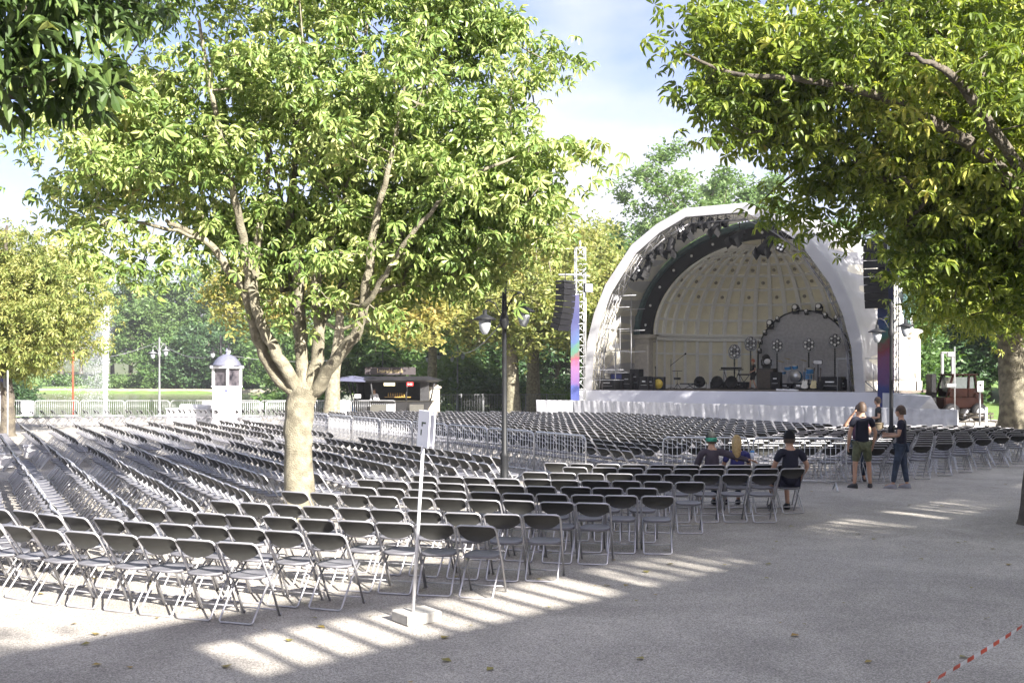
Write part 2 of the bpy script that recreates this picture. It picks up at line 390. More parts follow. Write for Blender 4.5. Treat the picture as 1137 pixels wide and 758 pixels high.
M_grass = mat('lawn', (.09, .16, .03), rough=.9, scale=.35, col2=(.14, .22, .05), bump=.5, bscale=6)
M_soil = mat('wood_floor', (.05, .065, .025), rough=.95, scale=.5, col2=(.09, .11, .04))
def lake_edge(x):           # near shore
    return 66.0 + 1.2 * math.sin(x * .11)
def hgt(x, y):
    def st(a, b, t):
        t = min(1, max(0, (t - a) / (b - a))); return t * t * (3 - 2 * t)
    lk = st(0, 1.6, y - lake_edge(x)) * st(0, 6, 192 + 6 * math.sin(x * .05) - y) * st(0, 5, -6 - x)       # inside the lake
    h = -1.4 * lk
    h += (1 - lk) * (3.0 * st(196, 262, y) * st(0, 20, -4 - x) + .00)
    h += 2.2 * st(62, 95, y) * st(22, 34, x) + 7 * st(260, 500, y)
    return h
xs = sorted(set([-900, -600, -420, -300] + [-240 + 8 * i for i in range(12)] + [-144 + 3 * i for i in range(64)] + [50 + 8 * i for i in range(10)] + [140, 200, 300, 450, 700, 900]))
ys = sorted(set([-300, -100, -40, 0, 30, 50, 60] + [62 + 1.0 * i for i in range(12)] + [74 + 5 * i for i in range(24)] + [190 + 2 * i for i in range(10)] + [210 + 8 * i for i in range(12)] + [320, 380, 450, 560, 800, 1400]))
gv = [(x, y, hgt(x, y)) for x in xs for y in ys]; ny = len(ys)
gf = [(i * ny + j, (i + 1) * ny + j, (i + 1) * ny + j + 1, i * ny + j + 1) for i in range(len(xs) - 1) for j in range(ny - 1)]
me = bpy.data.meshes.new('ground'); me.from_pydata(gv, [], gf); me.materials.append(M_gravel); me.materials.append(M_grass); me.materials.append(M_soil)
for p in me.polygons:
    c = p.center; p.use_smooth = True
    g = c.y > 64 + (0 if c.x < 0 else 3) or (c.x > 26 and c.y > 56)
    p.material_index = 0 if not g else (2 if (-4 < c.x < 22 and c.y > 74) or c.y > 262 else 1)
tag(place('ground', me), kind='structure')
def water_mat():
    m, nt, o = _nt('lake_water'); L = nt.links.new; b = nt.nodes.new('ShaderNodeBsdfPrincipled')
    b.inputs['Base Color'].default_value = (.05, .065, .04, 1); b.inputs['Roughness'].default_value = .08; b.inputs['IOR'].default_value = 1.33
    tc = nt.nodes.new('ShaderNodeTexCoord'); n = nt.nodes.new('ShaderNodeTexNoise'); n.inputs['Scale'].default_value = 1.3; n.inputs['Detail'].default_value = 6
    L(tc.outputs['Object'], n.inputs['Vector']); bp = nt.nodes.new('ShaderNodeBump'); bp.inputs['Strength'].default_value = .35; bp.inputs['Distance'].default_value = .12
    L(n.outputs['Fac'], bp.inputs['Height']); L(bp.outputs['Normal'], b.inputs['Normal']); L(b.outputs[0], o.inputs['Surface']); return m
wb = MB(); wb.grid(lambda a, b: (-300 + 297 * a, 64.5 + 134 * b, -.55), 10, 10)
tag(wb.build('lake', water_mat()), kind='structure')
pb = MB()      # pale path on the far shore
pb.grid(lambda a, b: (-150 + 130 * a, 246 + 5 * b + 5 * math.sin(a * 7), hgt(-150 + 130 * a, 248) + .12 + .03), 30, 2)
tag(pb.build('path', mat('path_sand', (.24, .22, .17), rough=.9)), kind='structure')
kb = MB(); kb.grid(lambda a, b: (-150 + 140 * a, 190.8 + 6 * math.sin((-150 + 140 * a) * .05) + .8 * b, -.5 + .75 * b), 40, 1)
tag(kb.build('bank_kerb', mat('bank_kerb', (.20, .185, .14), rough=.9, scale=1)), kind='structure')
# fallen leaves
rng = np.random.default_rng(5); n = 330
P = np.stack([rng.uniform(-9, 12, n), 7 + rng.uniform(0, 1, n) ** 1.3 * 22, np.full(n, .012)], 1)
t1 = (np.array([(0, -.5, 0), (.5, -.1, .1), (.15, .5, .02), (-.45, .1, .12)]), np.array([(0, 1, 2, 3)]))
o = place('fallen_leaves', leaves('fallen_leaves', P, .07, leafmat('dry_leaf', [(0, (.30, .17, .04)), (.5, (.22, .2, .06)), (1, (.16, .09, .03))], trans=.1), t1, rng, tilt=.12, sv=.5))
tag(o, 'scattered dry yellow and brown leaves lying on the gravel', None, None, 'stuff')
# ------------------------------------------------------------------ chairs
def chair_parts(lo=False):
    nt_, ns = (4, 1) if lo else (6, 3)
    fr = MB(); x = .222
    def c4(a, b):
        if lo: return [a]
        return [a, ((a[0] + b[0]) / 2 + .012 * (1 if a[0] > 0 else -1), (a[1] + b[1]) / 2, (a[2] + b[2]) / 2 + .012), b]
    top = [(-x, -.205, .735)] + ([(-x + .012, -.230, .772)] if not lo else []) + [(-x + .045, -.242, .788), (x - .045, -.242, .788)] + ([(x - .012, -.230, .772)] if not lo else []) + [(x, -.205, .735)]
    pts = [(-.205, .225, .0), (-.213, .02, .40)] + top + [(.213, .02, .40), (.205, .225, .0)]
    fr.tube(pts, .0085 if lo else .0125, nt_); fr.tube([(-.206, .19, .07), (.206, .19, .07)], .008, nt_)
    if not lo:
        for sx in (-1, 1): fr.tube([(sx * .205, .228, .0), (sx * .2052, .222, .03)], .016, 6)
    rl = MB()
    rl.tube([(-.188, .16, .435), (-.188, -.02, .30), (-.188, -.235, .03), (-.17, -.243, .012), (.17, -.243, .012), (.188, -.235, .03), (.188, -.02, .30), (.188, .16, .435)], .0115, nt_)
    rl.tube([(-.205, -.0, .40), (.205, -.0, .40)], .007, nt_)
    st = MB(); hw = .195
    prof = [(-.5, -.9), (-.9, -.55), (-1, -.1), (-.98, .5), (-.8, .88), (-.4, 1), (.4, 1), (.8, .88), (.98, .5), (1, -.1), (.9, -.55), (.5, -.9)]
    rim = [(px * hw, py * .2 + .01, .452 + .012 * (py > .8)) for px, py in prof]; inn = [(a * .8, b * .8, .440) for a, b, c in rim]; und = [(a * .98, b * .98, .425) for a, b, c in rim]
    k = len(rim); vs_ = rim + inn + und + [(0, .01, .436)]
    fs_ = [(i, (i + 1) % k, k + (i + 1) % k, k + i) for i in range(k)] + [(k + i, k + (i + 1) % k, 3 * k) for i in range(k)] + [(i, 2 * k + i, 2 * k + (i + 1) % k, (i + 1) % k) for i in range(k)] + [tuple(2 * k + i for i in range(k))[::-1]]
    st.add(vs_, fs_, True)
    bk = MB(); nu, nv = (4, 2) if lo else (10, 4)
    def bf(off):
        def f(a, b, off=off):
            u = a * 2 - 1; z = .612 + .168 * b
            zz = z + (1 - b) * .075 * (abs(u) ** 2.6) - (b) * .012 * abs(u) ** 6
            dish = max(0, 1 - u * u) ** .6 * min(1.0, max(0, 1 - b) * 3.5) * min(1.0, b * 6)
            off += .030 * dish
            yy = -.155 - .085 * (z - .6) / .18 - .032 * (1 - u * u) * (1.0 - .35 * b) + off
            return (u * .205, yy, zz)
        return f
    f0, f1 = bf(-.007), bf(.007)
    bk.grid(f0, nu, nv)
    if not lo:
        bk.grid(f1, nu, nv)
        for e in (0, 1): bk.grid(lambda a, b, e=e: (f0 if b < .5 else f1)(a, e), nu, 1)
        for e in (0, 1): bk.grid(lambda a, b, e=e: (f0 if b < .5 else f1)(e, a), nv, 1)
    return fr, rl, st, bk
fr, rl, st, bk = chair_parts()
CM = [('back_frame', fr.mesh('back_frame', M_frame)), ('leg_frame', rl.mesh('leg_frame', M_frame)), ('seat', st.mesh('seat', M_plast)), ('backrest', bk.mesh('backrest', M_back))]
CHAIRS = []      # (x, y, rz, label, group)
C0 = Vector((3.7, 29)); random.seed(3)
rowsA = [(19.55, 262, -40), (18.7, 364, -40), (17.8, 530, 165), (16.75, 602, 247), (15.42, 659, 320), (14.5, 729, 399), (13.5, 711, 404), (12.5, 766, 470), (11.25, 849, 588), (10.1, 881, 640), (9.3, 877, 604)]
for k, (r, pr, pl) in enumerate(rowsA):
    def pos(a): return C0.x + r * math.sin(a), C0.y - r * math.cos(a)
    lo_, hi_ = -1.2, 1.0
    for _ in range(50):
        mid = (lo_ + hi_) / 2; X, Y = pos(mid)
        if CX + F * X / Y < pr: lo_ = mid
        else: hi_ = mid
    a = lo_; i = 0
    while i < 40:
        X, Y = pos(a); px = CX + F * X / Y
        if px < pl - 4: break
        f = Vector((C0.x - X, C0.y - Y)).normalized(); i += 1
        j = random.gauss(0, .045)
        nm = 'nearest' if k == 0 else ordw(k + 1)
        lab = f'black folding chair, {ordw(i)} from the right end of the {nm} curved row' if i > 1 else f'black folding chair on the gravel at the right end of the {nm} curved row'
        CHAIRS.append((X + f.x * .22 + random.gauss(0, .012), Y + f.y * .22 + random.gauss(0, .022), math.atan2(-f.x, f.y) + j, lab, 'folding chairs in the curved rows near the path'))
        a -= .478 / r
NB = Vector((.89, .456)).normalized(); TB = Vector((-NB.y, NB.x))
rzB = math.atan2(-NB.x, NB.y)
def putB(c, a, lab, grp, jit=.035):
    p = NB * (c + .22) + TB * a
    CHAIRS.append((p.x + random.gauss(0, .012), p.y + random.gauss(0, .012), rzB + random.gauss(0, jit), lab, grp))
for k in range(13):
    c = 9.55 - .85 * k
    a0 = [19.3, 18.1, 17.8, 18.1, 18.0, 17.5, 17.2, 15.4, 14.6, 14.3, 14.0, 13.8, 13.6][k]; n1 = int((28.4 - a0) / .48)
    rw = f'{ordw(k + 1)} slanting row left of the barriers'
    for i in range(n1): putB(c, a0 + .48 * i, f'folding chair, {ordw(i + 1)} from near end of {rw}', 'folding chairs in the slanting rows round the big tree')
    for i in range(23): putB(c, 30.3 + .48 * i, f'folding chair, {ordw(i + 1)} beyond the aisle in {rw}', 'folding chairs in the slanting rows round the big tree')
for k in range(17):
    c = 12.9 + .85 * k; a0 = 19.7 + max(0, (c - 13)) * .62; a1 = 49 - max(0, c - 18.5) * .85
    a = a0; i = 0
    while a < a1:
        i += 1; putB(c, a, f'folding chair, {ordw(i) if i < 60 else "last"} from the near end of the {ordw(k + 1)} row beyond the steel barriers', 'folding chairs in the block before the stage'); a += .5
for k in range(14):
    y = 24.6 + .88 * k; xr = min(15.6, 9.6 + (y - 25.5) * .98); x = xr; i = 0
    while x > (3.4 if k == 0 else 0):
        X, Y = x, y + .05 * (xr - x)
        c = NB.x * X + NB.y * Y; a = TB.x * X + TB.y * Y
        if c > 12.9 - 1 and a > 19.7 + max(0, (c - 13)) * .62 - .5 and k > 0: break
        i += 1
        CHAIRS.append((X, Y, RAD(3) + random.gauss(0, .03), f'black folding chair, {ordw(i)} from right edge, {ordw(k + 1)} row beside the standing men', 'folding chairs in the block at the right'))
        x -= .5
for k in range(2):
    for i in range(26):
        CHAIRS.append((-23.6 + .50 * i, 51.3 + k * .95 + .05 * i, RAD(-62) + random.gauss(0, .05), f'grey folding chair, {ordw(i + 1)} from the left in the {["nearer", "farther"][k]} row along the lake railing', 'folding chairs along the lake railing'))
def px_of(x, y): return CX + F * x / y
# keep clear of tree, lamp and people
MT = Vector(((333 - CX) * 17.2 / F, 17.2, 0)); ML = Vector(((560 - CX) * 20.9 / F, 20.9, 0))
def ok(c):
    x, y = c[0], c[1]
    if (x - MT.x) ** 2 + (y - MT.y) ** 2 < .5 ** 2: return False
    if (x - ML.x) ** 2 + (y - ML.y) ** 2 < .35 ** 2: return False
    if (x - 10.85) ** 2 + (y - 30.5) ** 2 < .35 ** 2: return False
    return y > 5
CHAIRS = [c for c in CHAIRS if ok(c)]
vis = [c for c in CHAIRS if -25 < px_of(c[0], c[1]) < 1160]
vis.sort(key=lambda c: c[1])
near, far = vis[:300], vis[300:] 
far += [c for c in CHAIRS if not (-25 < px_of(c[0], c[1]) < 1160) and -120 < px_of(c[0], c[1]) < 1260]
proto = None
for x, y, rz, lab, grp in near:
    t = thing('folding_chair', lab, 'chair', (x, y, 0), rz, grp)
    for nm, me_ in CM: place(nm, me_, t)
fr, rl, st, bk = chair_parts(True)
parts = [(fr, 0), (rl, 0), (st, 1), (bk, 2)]
V0 = np.array([v for p, _ in parts for v in p.v]); Tq = []; mi0 = []; off = 0
for p, mi in parts:
    for f in p.f:
        for q in range(1, len(f) - 1): Tq.append((f[0] + off, f[q] + off, f[q + 1] + off)); mi0.append(mi)
    off += len(p.v)
Tq = np.array(Tq); n = len(far); ang = np.array([c[2] for c in far]); ca, sa = np.cos(ang), np.sin(ang)
X = V0[None, :, 0] * ca[:, None] - V0[None, :, 1] * sa[:, None] + np.array([c[0] for c in far])[:, None]
Y = V0[None, :, 0] * sa[:, None] + V0[None, :, 1] * ca[:, None] + np.array([c[1] for c in far])[:, None]
Z = np.broadcast_to(V0[None, :, 2], X.shape)
Q = (Tq[None] + (np.arange(n) * len(V0))[:, None, None]).reshape(-1, 3)
me = npmesh('folding_chairs', np.stack([X, Y, Z], 2).reshape(-1, 3), Q, M_frame)
me.materials.append(M_plast); me.materials.append(M_back)
if len(me.polygons) == n * len(mi0): me.polygons.foreach_set('material_index', np.tile(np.array(mi0, dtype=np.int32), n))
tag(place('folding_chairs', me), 'hundreds of distant black folding chairs filling the seating area up to the stage', None, 'folding chairs in the block before the stage', 'stuff')
print('chairs', len(near), len(far), 'max D near', near[-1][1])
# ------------------------------------------------------------------ crowd barriers
def barrier_meshes(L=2.2, H=1.1, nb=17):
    f = MB(); c = .12; x = L / 2
    f.tube([(-x, 0, .18), (-x, 0, H - c), (-x + c * .3, 0, H - c * .3), (-x + c, 0, H), (x - c, 0, H), (x - c * .3, 0, H - c * .3), (x, 0, H - c), (x, 0, .18)], .02, 8)
    f.tube([(-x, 0, .2), (x, 0, .2)], .017, 6)
    b = MB()
    for i in range(nb): xx = -x + L * (i + 1) / (nb + 1); b.tube([(xx, 0, .2), (xx, 0, H)], .0085, 5)
    ft = MB(); ft.tube([(0, -.3, .015), (0, -.22, .05), (0, 0, .18), (0, .22, .05), (0, .3, .015)], .019, 6)
    return f.mesh('frame', M_steel), b.mesh('bars', M_steel), ft.mesh('foot', M_steel), L
BM = barrier_meshes()
def barrier(x0, y0, x1, y1, lab, grp='steel crowd barriers among the chairs', name='crowd_barrier', bm=BM):
    rz = math.atan2(y1 - y0, x1 - x0); L = math.hypot(x1 - x0, y1 - y0)
    t = thing(name, lab, 'barrier', ((x0 + x1) / 2, (y0 + y1) / 2, 0), rz, grp)
    s = L / bm[3] * .985
    for nm, me_ in (('frame', bm[0]), ('bars', bm[1])): o = place(nm, me_, t); o.scale.x = s
    for sx in (-1, 1): place('foot', bm[2], t, (sx * L * .38, 0, 0))
    return t
barrier(3.22, 23.15, 5.05, 23.0, 'steel crowd barrier behind the seated blond woman')
barrier(5.12, 23.0, 7.05, 22.75, 'steel crowd barrier behind the seated man in the black cap')
bl = [(1.62, 23.6), (.52, 25.5), (-.62, 27.4), (-1.75, 29.4), (-2.9, 31.4), (-4.05, 33.3), (-5.2, 35.2), (-6.3, 37.1), (-7.5, 38.9)]
for i in range(len(bl) - 1):
    barrier(bl[i + 1][0], bl[i + 1][1], bl[i][0], bl[i][1], f'steel crowd barrier, {ordw(i + 1)} in the slanting line from the centre lamp post')
ltb = MB(); Lb = G(598, 523)
tb = barrier(.2, 23.4, 1.7, 24.0, 'crowd barrier lying flat on the gravel by the centre lamp post')
tb.rotation_euler = (RAD(84), 0, RAD(24)); tb.location = (.55, 22.6, .12)
# lake railing
RM = barrier_meshes(2.5, 1.05, 20)
pw = mat('pale_mesh', (.62, .63, .66), rough=.5)
for i in range(9):
    x0 = -29.5 + i * 2.55; D = 61 + .02 * i
    t = barrier(x0, D, x0 + 2.5, D, f'pale railing section, {ordw(i + 1)} from the left in front of the lake', 'railing sections along the lake', 'lake_railing', RM)
    if i in (0, 4, 7, 8):
        b = MB(); b.box((.9, .03, .6), (.7, .02, .85)); b.build('panel', pw, t)
for i in range(6):
    x0 = -16.3 + 1.0 * i * 1.1; y0 = 57.5 - i * .1
# ------------------------------------------------------------------ white covered fence in front of the stage
M_cover = mat('fence_cover', (.42, .43, .46), rough=.8, var=.1, scale=2, bump=.5, bscale=3.5, trans=.15)
M_mesh = mat('grey_fence_net', (.34, .35, .38), rough=.8, var=.15, scale=3, bump=.3, bscale=5)
def catm(P, n):
    out = []
    for i in range(len(P) - 1):
        for k in range(n): t = k / n; out.append((P[i][0] * (1 - t) + P[i + 1][0] * t, P[i][1] * (1 - t) + P[i + 1][1] * t))
    return out + [P[-1]]
FL = catm([(1.3, 57.8), (3.6, 56.4), (6.0, 53.6), (8.3, 50.9), (11.0, 47.8), (13.6, 44.9), (15.3, 43.0), (17.6, 39.6)], 12)
def along(P, step):
    out = [P[0]]; acc = 0
    for i in range(1, len(P)):
        d = math.dist(P[i - 1], P[i]); acc += d
        if acc >= step: out.append(P[i]); acc = 0
    return out
FP = along(FL, 2.2)
for i in range(len(FP) - 1):
    (x0, y0), (x1, y1) = FP[i], FP[i + 1]; L = math.dist(FP[i], FP[i + 1]); rz = math.atan2(y1 - y0, x1 - x0)
    right = x0 > 15
    t = thing('covered_barrier', f'barrier under {"grey netting" if right else "white sheeting"}, {ordw(i + 1)} from the left along the stage front', 'barrier', ((x0 + x1) / 2, (y0 + y1) / 2, 0), rz, 'covered barriers along the stage front')
    b = MB(); b.tube([(-L / 2 + .03, 0, 0), (-L / 2 + .03, 0, 1.13), (L / 2 - .03, 0, 1.13), (L / 2 - .03, 0, 0)], .02, 5); b.build('frame', M_steel, t)
    b = MB(); ph = random.random() * 6
    b.grid(lambda a, v: ((a - .5) * (L - .05), -.045 + .022 * math.sin(a * 23 + ph) * (1 - v * .7) + .012 * math.sin(a * 41 + v * 5), .04 + 1.12 * v), 40, 4)
    b.build('cover', M_mesh if right else M_cover, t)
# ------------------------------------------------------------------ concert shell, stage-local frame
P0 = Vector((4.27, 59.2, 0)); U = Vector((.848, -.531, 0)).normalized(); Vv = Vector((-U.y, U.x, 0))
SRZ = math.atan2(U.y, U.x)
shell = thing('concert_shell', 'white concert shell with coffered cream half dome behind the seating, tent roof in front', 'concert shell', P0, SRZ)
UC, ZF = 7.25, 1.67
M_cream = mat('cream_panel', (.80, .76, .58), rough=.7, var=.05, scale=2)
M_rib = mat('white_rib', (.80, .80, .76), rough=.7, var=.04)
M_green = mat('green_copper_moulding', (.05, .10, .10), rough=.6, var=.3, scale=3)
M_lining = mat('cream_tent_lining', (.70, .67, .58), rough=.8, var=.06, scale=.8, bump=.6, bscale=1.6, trans=.3)
M_deck = mat('stage_deck', (.12, .10, .085), rough=.7)
M_front = mat('white_stage_cloth', (.54, .55, .60), rough=.7, var=.04, scale=1, bump=.25, bscale=2)
b = MB(); b.box((7.6, 6.6, ZF - .06), (16.4, 13.4, .12)); b.build('stage_deck', M_deck, shell)
b = MB()
def sf(a, v): return (-.62 + 16.2 * a, -.13 + .03 * math.sin(a * 60) * (1 - v) + .02 * math.sin(a * 23 + 3 * v), .0 + (ZF - .005) * v)
b.grid(sf, 90, 5); b.box((-.6, 6.5, ZF / 2 - .05), (.05, 13, ZF - .2)); b.build('stage_skirt', M_front, shell)
RX, RZ_, VZ, ZS, RY = 7.0, 5.35, 7.7, 4.93, 6.9
def dome(phi, th, s=1.0):
    return (UC + RX * s * math.cos(th) * math.cos(phi), VZ + RY * s * math.cos(th) * math.sin(phi), ZS + RZ_ * s * math.sin(th))
b = MB(); b.grid(lambda a, v: dome(math.pi * a, math.pi / 2 * v * .999), 64, 24)
b.grid(lambda a, v: (UC + RX * math.cos(math.pi * a), VZ + RY * math.sin(math.pi * a), ZF - .02 + (ZS - ZF + .02) * v), 64, 4)
b.build('dome', M_cream, shell)
NC = 22; b = MB(); rings = [RAD(x) for x in (0.8, 11, 22, 33, 44, 54, 63, 71)]
for i in range(NC + 1):
    ph = math.pi * (.01 + .98 * i / NC); dw = .017
    b.grid(lambda a, v: dome(ph + dw * (2 * a - 1) * (1 + .5 * v), RAD(78) * v, .978), 1, 16)
    for e in (-1, 1): b.grid(lambda a, v: dome(ph + dw * e * (1 + .5 * v), RAD(78) * v, .978 + .024 * a), 1, 16)
    b.grid(lambda a, v: (UC + RX * .98 * math.cos(ph + dw * (2 * a - 1)), VZ + RY * .98 * math.sin(ph + dw * (2 * a - 1)), ZF + (ZS - ZF - .25) * v), 1, 1)
for th in rings:
    b.grid(lambda a, v: dome(math.pi * a, th + .026 * (v - .5), .980), 64, 1)
    for e in (-.5, .5): b.grid(lambda a, v: dome(math.pi * a, th + .026 * e, .98 + .022 * v), 64, 1)
b.build('coffer_ribs', M_rib, shell)
b = MB()      # cornice of the drum
prof = [(.995, -.32), (.965, -.30), (.965, -.10), (.95, -.08), (.945, .04), (.995, .08)]
for i in range(len(prof) - 1):
    (s0, z0), (s1, z1) = prof[i], prof[i + 1]
    b.grid(lambda a, v: (UC + RX * (s0 + (s1 - s0) * v) * math.cos(math.pi * a), VZ + RY * (s0 + (s1 - s0) * v) * math.sin(math.pi * a), ZS + z0 + (z1 - z0) * v), 64, 1)
b.grid(lambda a, v: (UC + RX * (.975) * math.cos(math.pi * a), VZ + RY * .975 * math.sin(math.pi * a), ZF + .25 * v), 64, 1)
b.grid(lambda a, v: (UC + RX * (.982) * math.cos(math.pi * a), VZ + RY * .982 * math.sin(math.pi * a), ZF + 2.1 + .1 * v), 64, 1)
b.build('cornice', M_rib, shell)
b = MB()      # dark round openings in the upper coffers
for r_i, th in enumerate([RAD(x) for x in (27.5, 38.5, 49, 58.5, 67)]):
    for i in range(NC):
        if (i + r_i) % 2: continue
        ph = math.pi * (.01 + .98 * (i + .5) / NC); c = Vector(dome(ph, th, .985)); nrm = (Vector((UC, VZ, ZS)) - c).normalized()
        Mx = Matrix.Translation(c) @ nrm.to_track_quat('Z', 'Y').to_matrix().to_4x4()
        b.lathe([(.11, -.02), (.11, .03), (.075, .04), (.07, .0)], 10, M=Mx)
b.build('ceiling_openings', mat('opening_ring', (.28, .26, .20), rough=.7), shell)
def arch(rx, rz, y, n=48, foot=ZF):
    pts = [(UC - rx, y, foot)] if foot is not None else []
    pts += [(UC - rx * math.cos(math.pi * i / n), y, ZS + rz * math.sin(math.pi * i / n)) for i in range(n + 1)]
    return pts + ([(UC + rx, y, foot)] if foot is not None else [])
def loft(b, A, B, smooth=True):
    n = len(A); b.add(A + B, [(i, i + 1, n + i + 1, n + i) for i in range(n - 1)], smooth)
b = MB()
A = [arch(7.0, 5.35, 7.72, foot=None), arch(7.0, 5.35, 7.35, foot=None), arch(7.6, 5.95, 7.1, foot=None), arch(7.65, 6.0, 7.5, foot=None)]
for i in range(3): loft(b, A[i], A[i + 1])
rim = b.build('arch_band', mat('black_band', (.010, .010, .012), rough=.7, spec=.2), shell)
b = MB()
A = [arch(7.62, 5.97, 7.45, foot=None), arch(7.68, 6.02, 6.9, foot=None), arch(7.85, 6.2, 6.85, foot=None), arch(7.95, 6.3, 7.2, foot=None), arch(8.02, 6.4, 7.3, foot=None)]
for i in range(4): loft(b, A[i], A[i + 1])
for sx in (-1, 1):       # scroll consoles at the feet
    kx_ = 9.35 if sx < 0 else 8.1; b.prism([(UC + sx * 7.6, ZS), (UC + sx * kx_, ZS), (UC + sx * (kx_ - .1), ZS + .5), (UC + sx * 8.05, ZS + .75), (UC + sx * 7.95, ZS + 2.2), (UC + sx * 7.8, ZS + 1.6)], .8, Matrix.Translation((0, 6.75, 0)))
b.build('arch_moulding', M_green, shell)
for i in range(15):
    t_ = math.pi * (i + .5) / 15; b = MB(); b.ball((UC - 7.3 * math.cos(t_), 7.16, ZS + 5.66 * math.sin(t_)), .085, 8)
    b.build('bulb', mat('bulb_glass', (.8, .8, .8), rough=.2, var=0) if i == 0 else bpy.data.materials['bulb_glass'], shell)
for sx in (-1, 1):
    b = MB(); c = UC + sx * (8.2 if sx < 0 else 7.6); pw_ = 1.0 if sx < 0 else .5
    b.box((c, 8.2, (ZF + ZS) / 2), (2.3 * pw_, 2.2, ZS - ZF), bev=.04); b.box((c, 8.2, ZF + .25), (2.5 * pw_, 2.4, .5)); b.box((c, 8.15, ZS - .12), (2.7 * pw_, 2.5, .28), bev=.06); b.box((c, 8.15, ZS - .4), (2.45 * pw_, 2.3, .12))
    for k in range(6): b.box((c, 7.09, ZF + .8 + k * .42), (2.2 * pw_, .03, .36), bev=.01)
    b.build('pier', M_stone, shell)
# tent over the front
HK = [(7.25, ZF), (7.08, 4.0), (6.65, 5.6), (6.0, 7.1), (4.5, 9.15), (3.1, 10.15), (1.6, 10.85)]
knots = [(UC - x, z) for x, z in HK] + [(UC + x, z) for x, z in reversed(HK)]
def resample(K, per=5):
    out = []
    for i in range(len(K) - 1):
        for k in range(per): t = k / per; out.append((K[i][0] * (1 - t) + K[i + 1][0] * t, K[i][1] * (1 - t) + K[i + 1][1] * t))
    return out + [K[-1]]
def polyoff(K, d):        # scale about the arch centre
    return [(UC + (x - UC) * (1 + d / 7.2), (z if z <= ZF + .01 else z + d * .95)) for x, z in K]
fr_o = resample(polyoff(knots, .28)); nK = len(fr_o)
def rear(rx, rz, y, z0=ZF):
    out = []
    for i, (x, z) in enumerate(fr_o):
        a = math.atan2(max(0, z - ZS), (x - UC) * .92); 
        if z <= ZS: out.append((UC + math.copysign(rx, x - UC), y, z))
        else: out.append((UC + rx * math.cos(a), y, ZS + rz * math.sin(a)))
    return out
b = MB(); F3 = [(x, -.1, z + (.55 if z <= ZF + .01 else 0)) for x, z in fr_o]; R3 = rear(8.1, 6.7, 7.7)
R3 = [(x, y, z + (.5 if z <= ZF + .01 else 0)) for x, y, z in R3]
n_ = 10
def tentpt(i, t):
    a, c = Vector(F3[i]), Vector(R3[i]); p = a.lerp(c, t); ctr = Vector((UC, p.y, 4.5)); r = p - ctr
    return tuple(ctr + r * (1 - .045 * math.sin(math.pi * t) + .012 * math.sin(i * 1.9) * math.sin(math.pi * t)))
vs_ = [tentpt(i, k / n_) for i in range(nK) for k in range(n_ + 1)]
b.add(vs_, [(i * (n_ + 1) + k, (i + 1) * (n_ + 1) + k, (i + 1) * (n_ + 1) + k + 1, i * (n_ + 1) + k + 1) for i in range(nK - 1) for k in range(n_)], True)
# back of the shell, outside
b.grid(lambda a, v: (UC + 7.6 * math.cos(math.pi * a) * math.cos(math.pi / 2 * v), 7.75 + 7.6 * math.sin(math.pi * a) * math.cos(math.pi / 2 * v), ZS + 6.0 * math.sin(math.pi / 2 * v)), 40, 14)
b.grid(lambda a, v: (UC + 7.6 * math.cos(math.pi * a), 7.75 + 7.6 * math.sin(math.pi * a), 0 + ZS * v), 40, 2)
b.build('tent_roof', M_cloth, shell)
b = MB(); fi = resample(polyoff(knots, -.18)); loft(b, [(x, -.14, z) for x, z in fr_o], [(x, -.14, z) for x, z in fi], False)
loft(b, [(x, -.13, z) for x, z in fr_o], [(x, -.09, z) for x, z in polyoff(fr_o, .03)], False)
b.build('front_valance', M_cloth, shell)
b = MB(); I3 = [(x, .1, z) for x, z in resample(polyoff(knots, .1))]; J3 = rear(7.98, 6.45, 7.25)
n_ = 8; vs_ = []
for i in range(nK):
    for k in range(n_ + 1):
        p = Vector(I3[i]).lerp(Vector(J3[i]), k / n_); ctr = Vector((UC, p.y, 4.5)); vs_.append(tuple(ctr + (p - ctr) * (1 - .03 * math.sin(math.pi * k / n_) * (1 + .5 * math.sin(i * 2.3)))))
b.add(vs_, [(i * (n_ + 1) + k, (i + 1) * (n_ + 1) + k, (i + 1) * (n_ + 1) + k + 1, i * (n_ + 1) + k + 1) for i in range(nK - 1) for k in range(n_)], True)
b.build('tent_lining', M_lining, shell)
def truss(b, pts, s=.36, r=.025, step=.6, inward=None):
    """square lattice along a polyline in local coordinates"""
    for i in range(len(pts) - 1):
        a, c = Vector(pts[i]), Vector(pts[i + 1]); d = (c - a); L = d.length; d.normalize()
        x = d.cross(Vector((0, 1, 0)));
        if x.length < .1: x = d.cross(Vector((1, 0, 0)))
        x.normalize(); y = d.cross(x)
        cs = [(x * sx + y * sy) * s / 2 for sx in (-1, 1) for sy in (-1, 1)]
        for q in cs: b.tube([a + q, c + q], r, 5)
        n = max(1, int(L / step))
        for k in range(n):
            p, q2 = a + d * L * k / n, a + d * L * (k + 1) / n
            for (m0, m1) in ((0, 1), (1, 3), (3, 2), (2, 0)):
                b.tube([p + cs[m0], q2 + cs[m1]], r * .5, 4); b.tube([q2 + cs[m0], q2 + cs[m1]], r * .5, 4)
tk = polyoff(knots, -.32); b = MB(); truss(b, [(x, .3, z) for x, z in tk]); b.build('arch_truss', mat('truss_grey', (.20, .20, .21), rough=.5, metal=.4), shell)
b = MB()      # scaffold legs inside the left side
for yy in (1.2, 3.2):
    for xx in (.25, .95): b.tube([(xx, yy, ZF), (xx + .1 * 0, yy, 6.2 + xx)], .03, 6)
    for z in (2.6, 3.8, 5.0, 6.2): b.tube([(.25, yy, z), (1.8, yy, z + .02)], .022, 5)
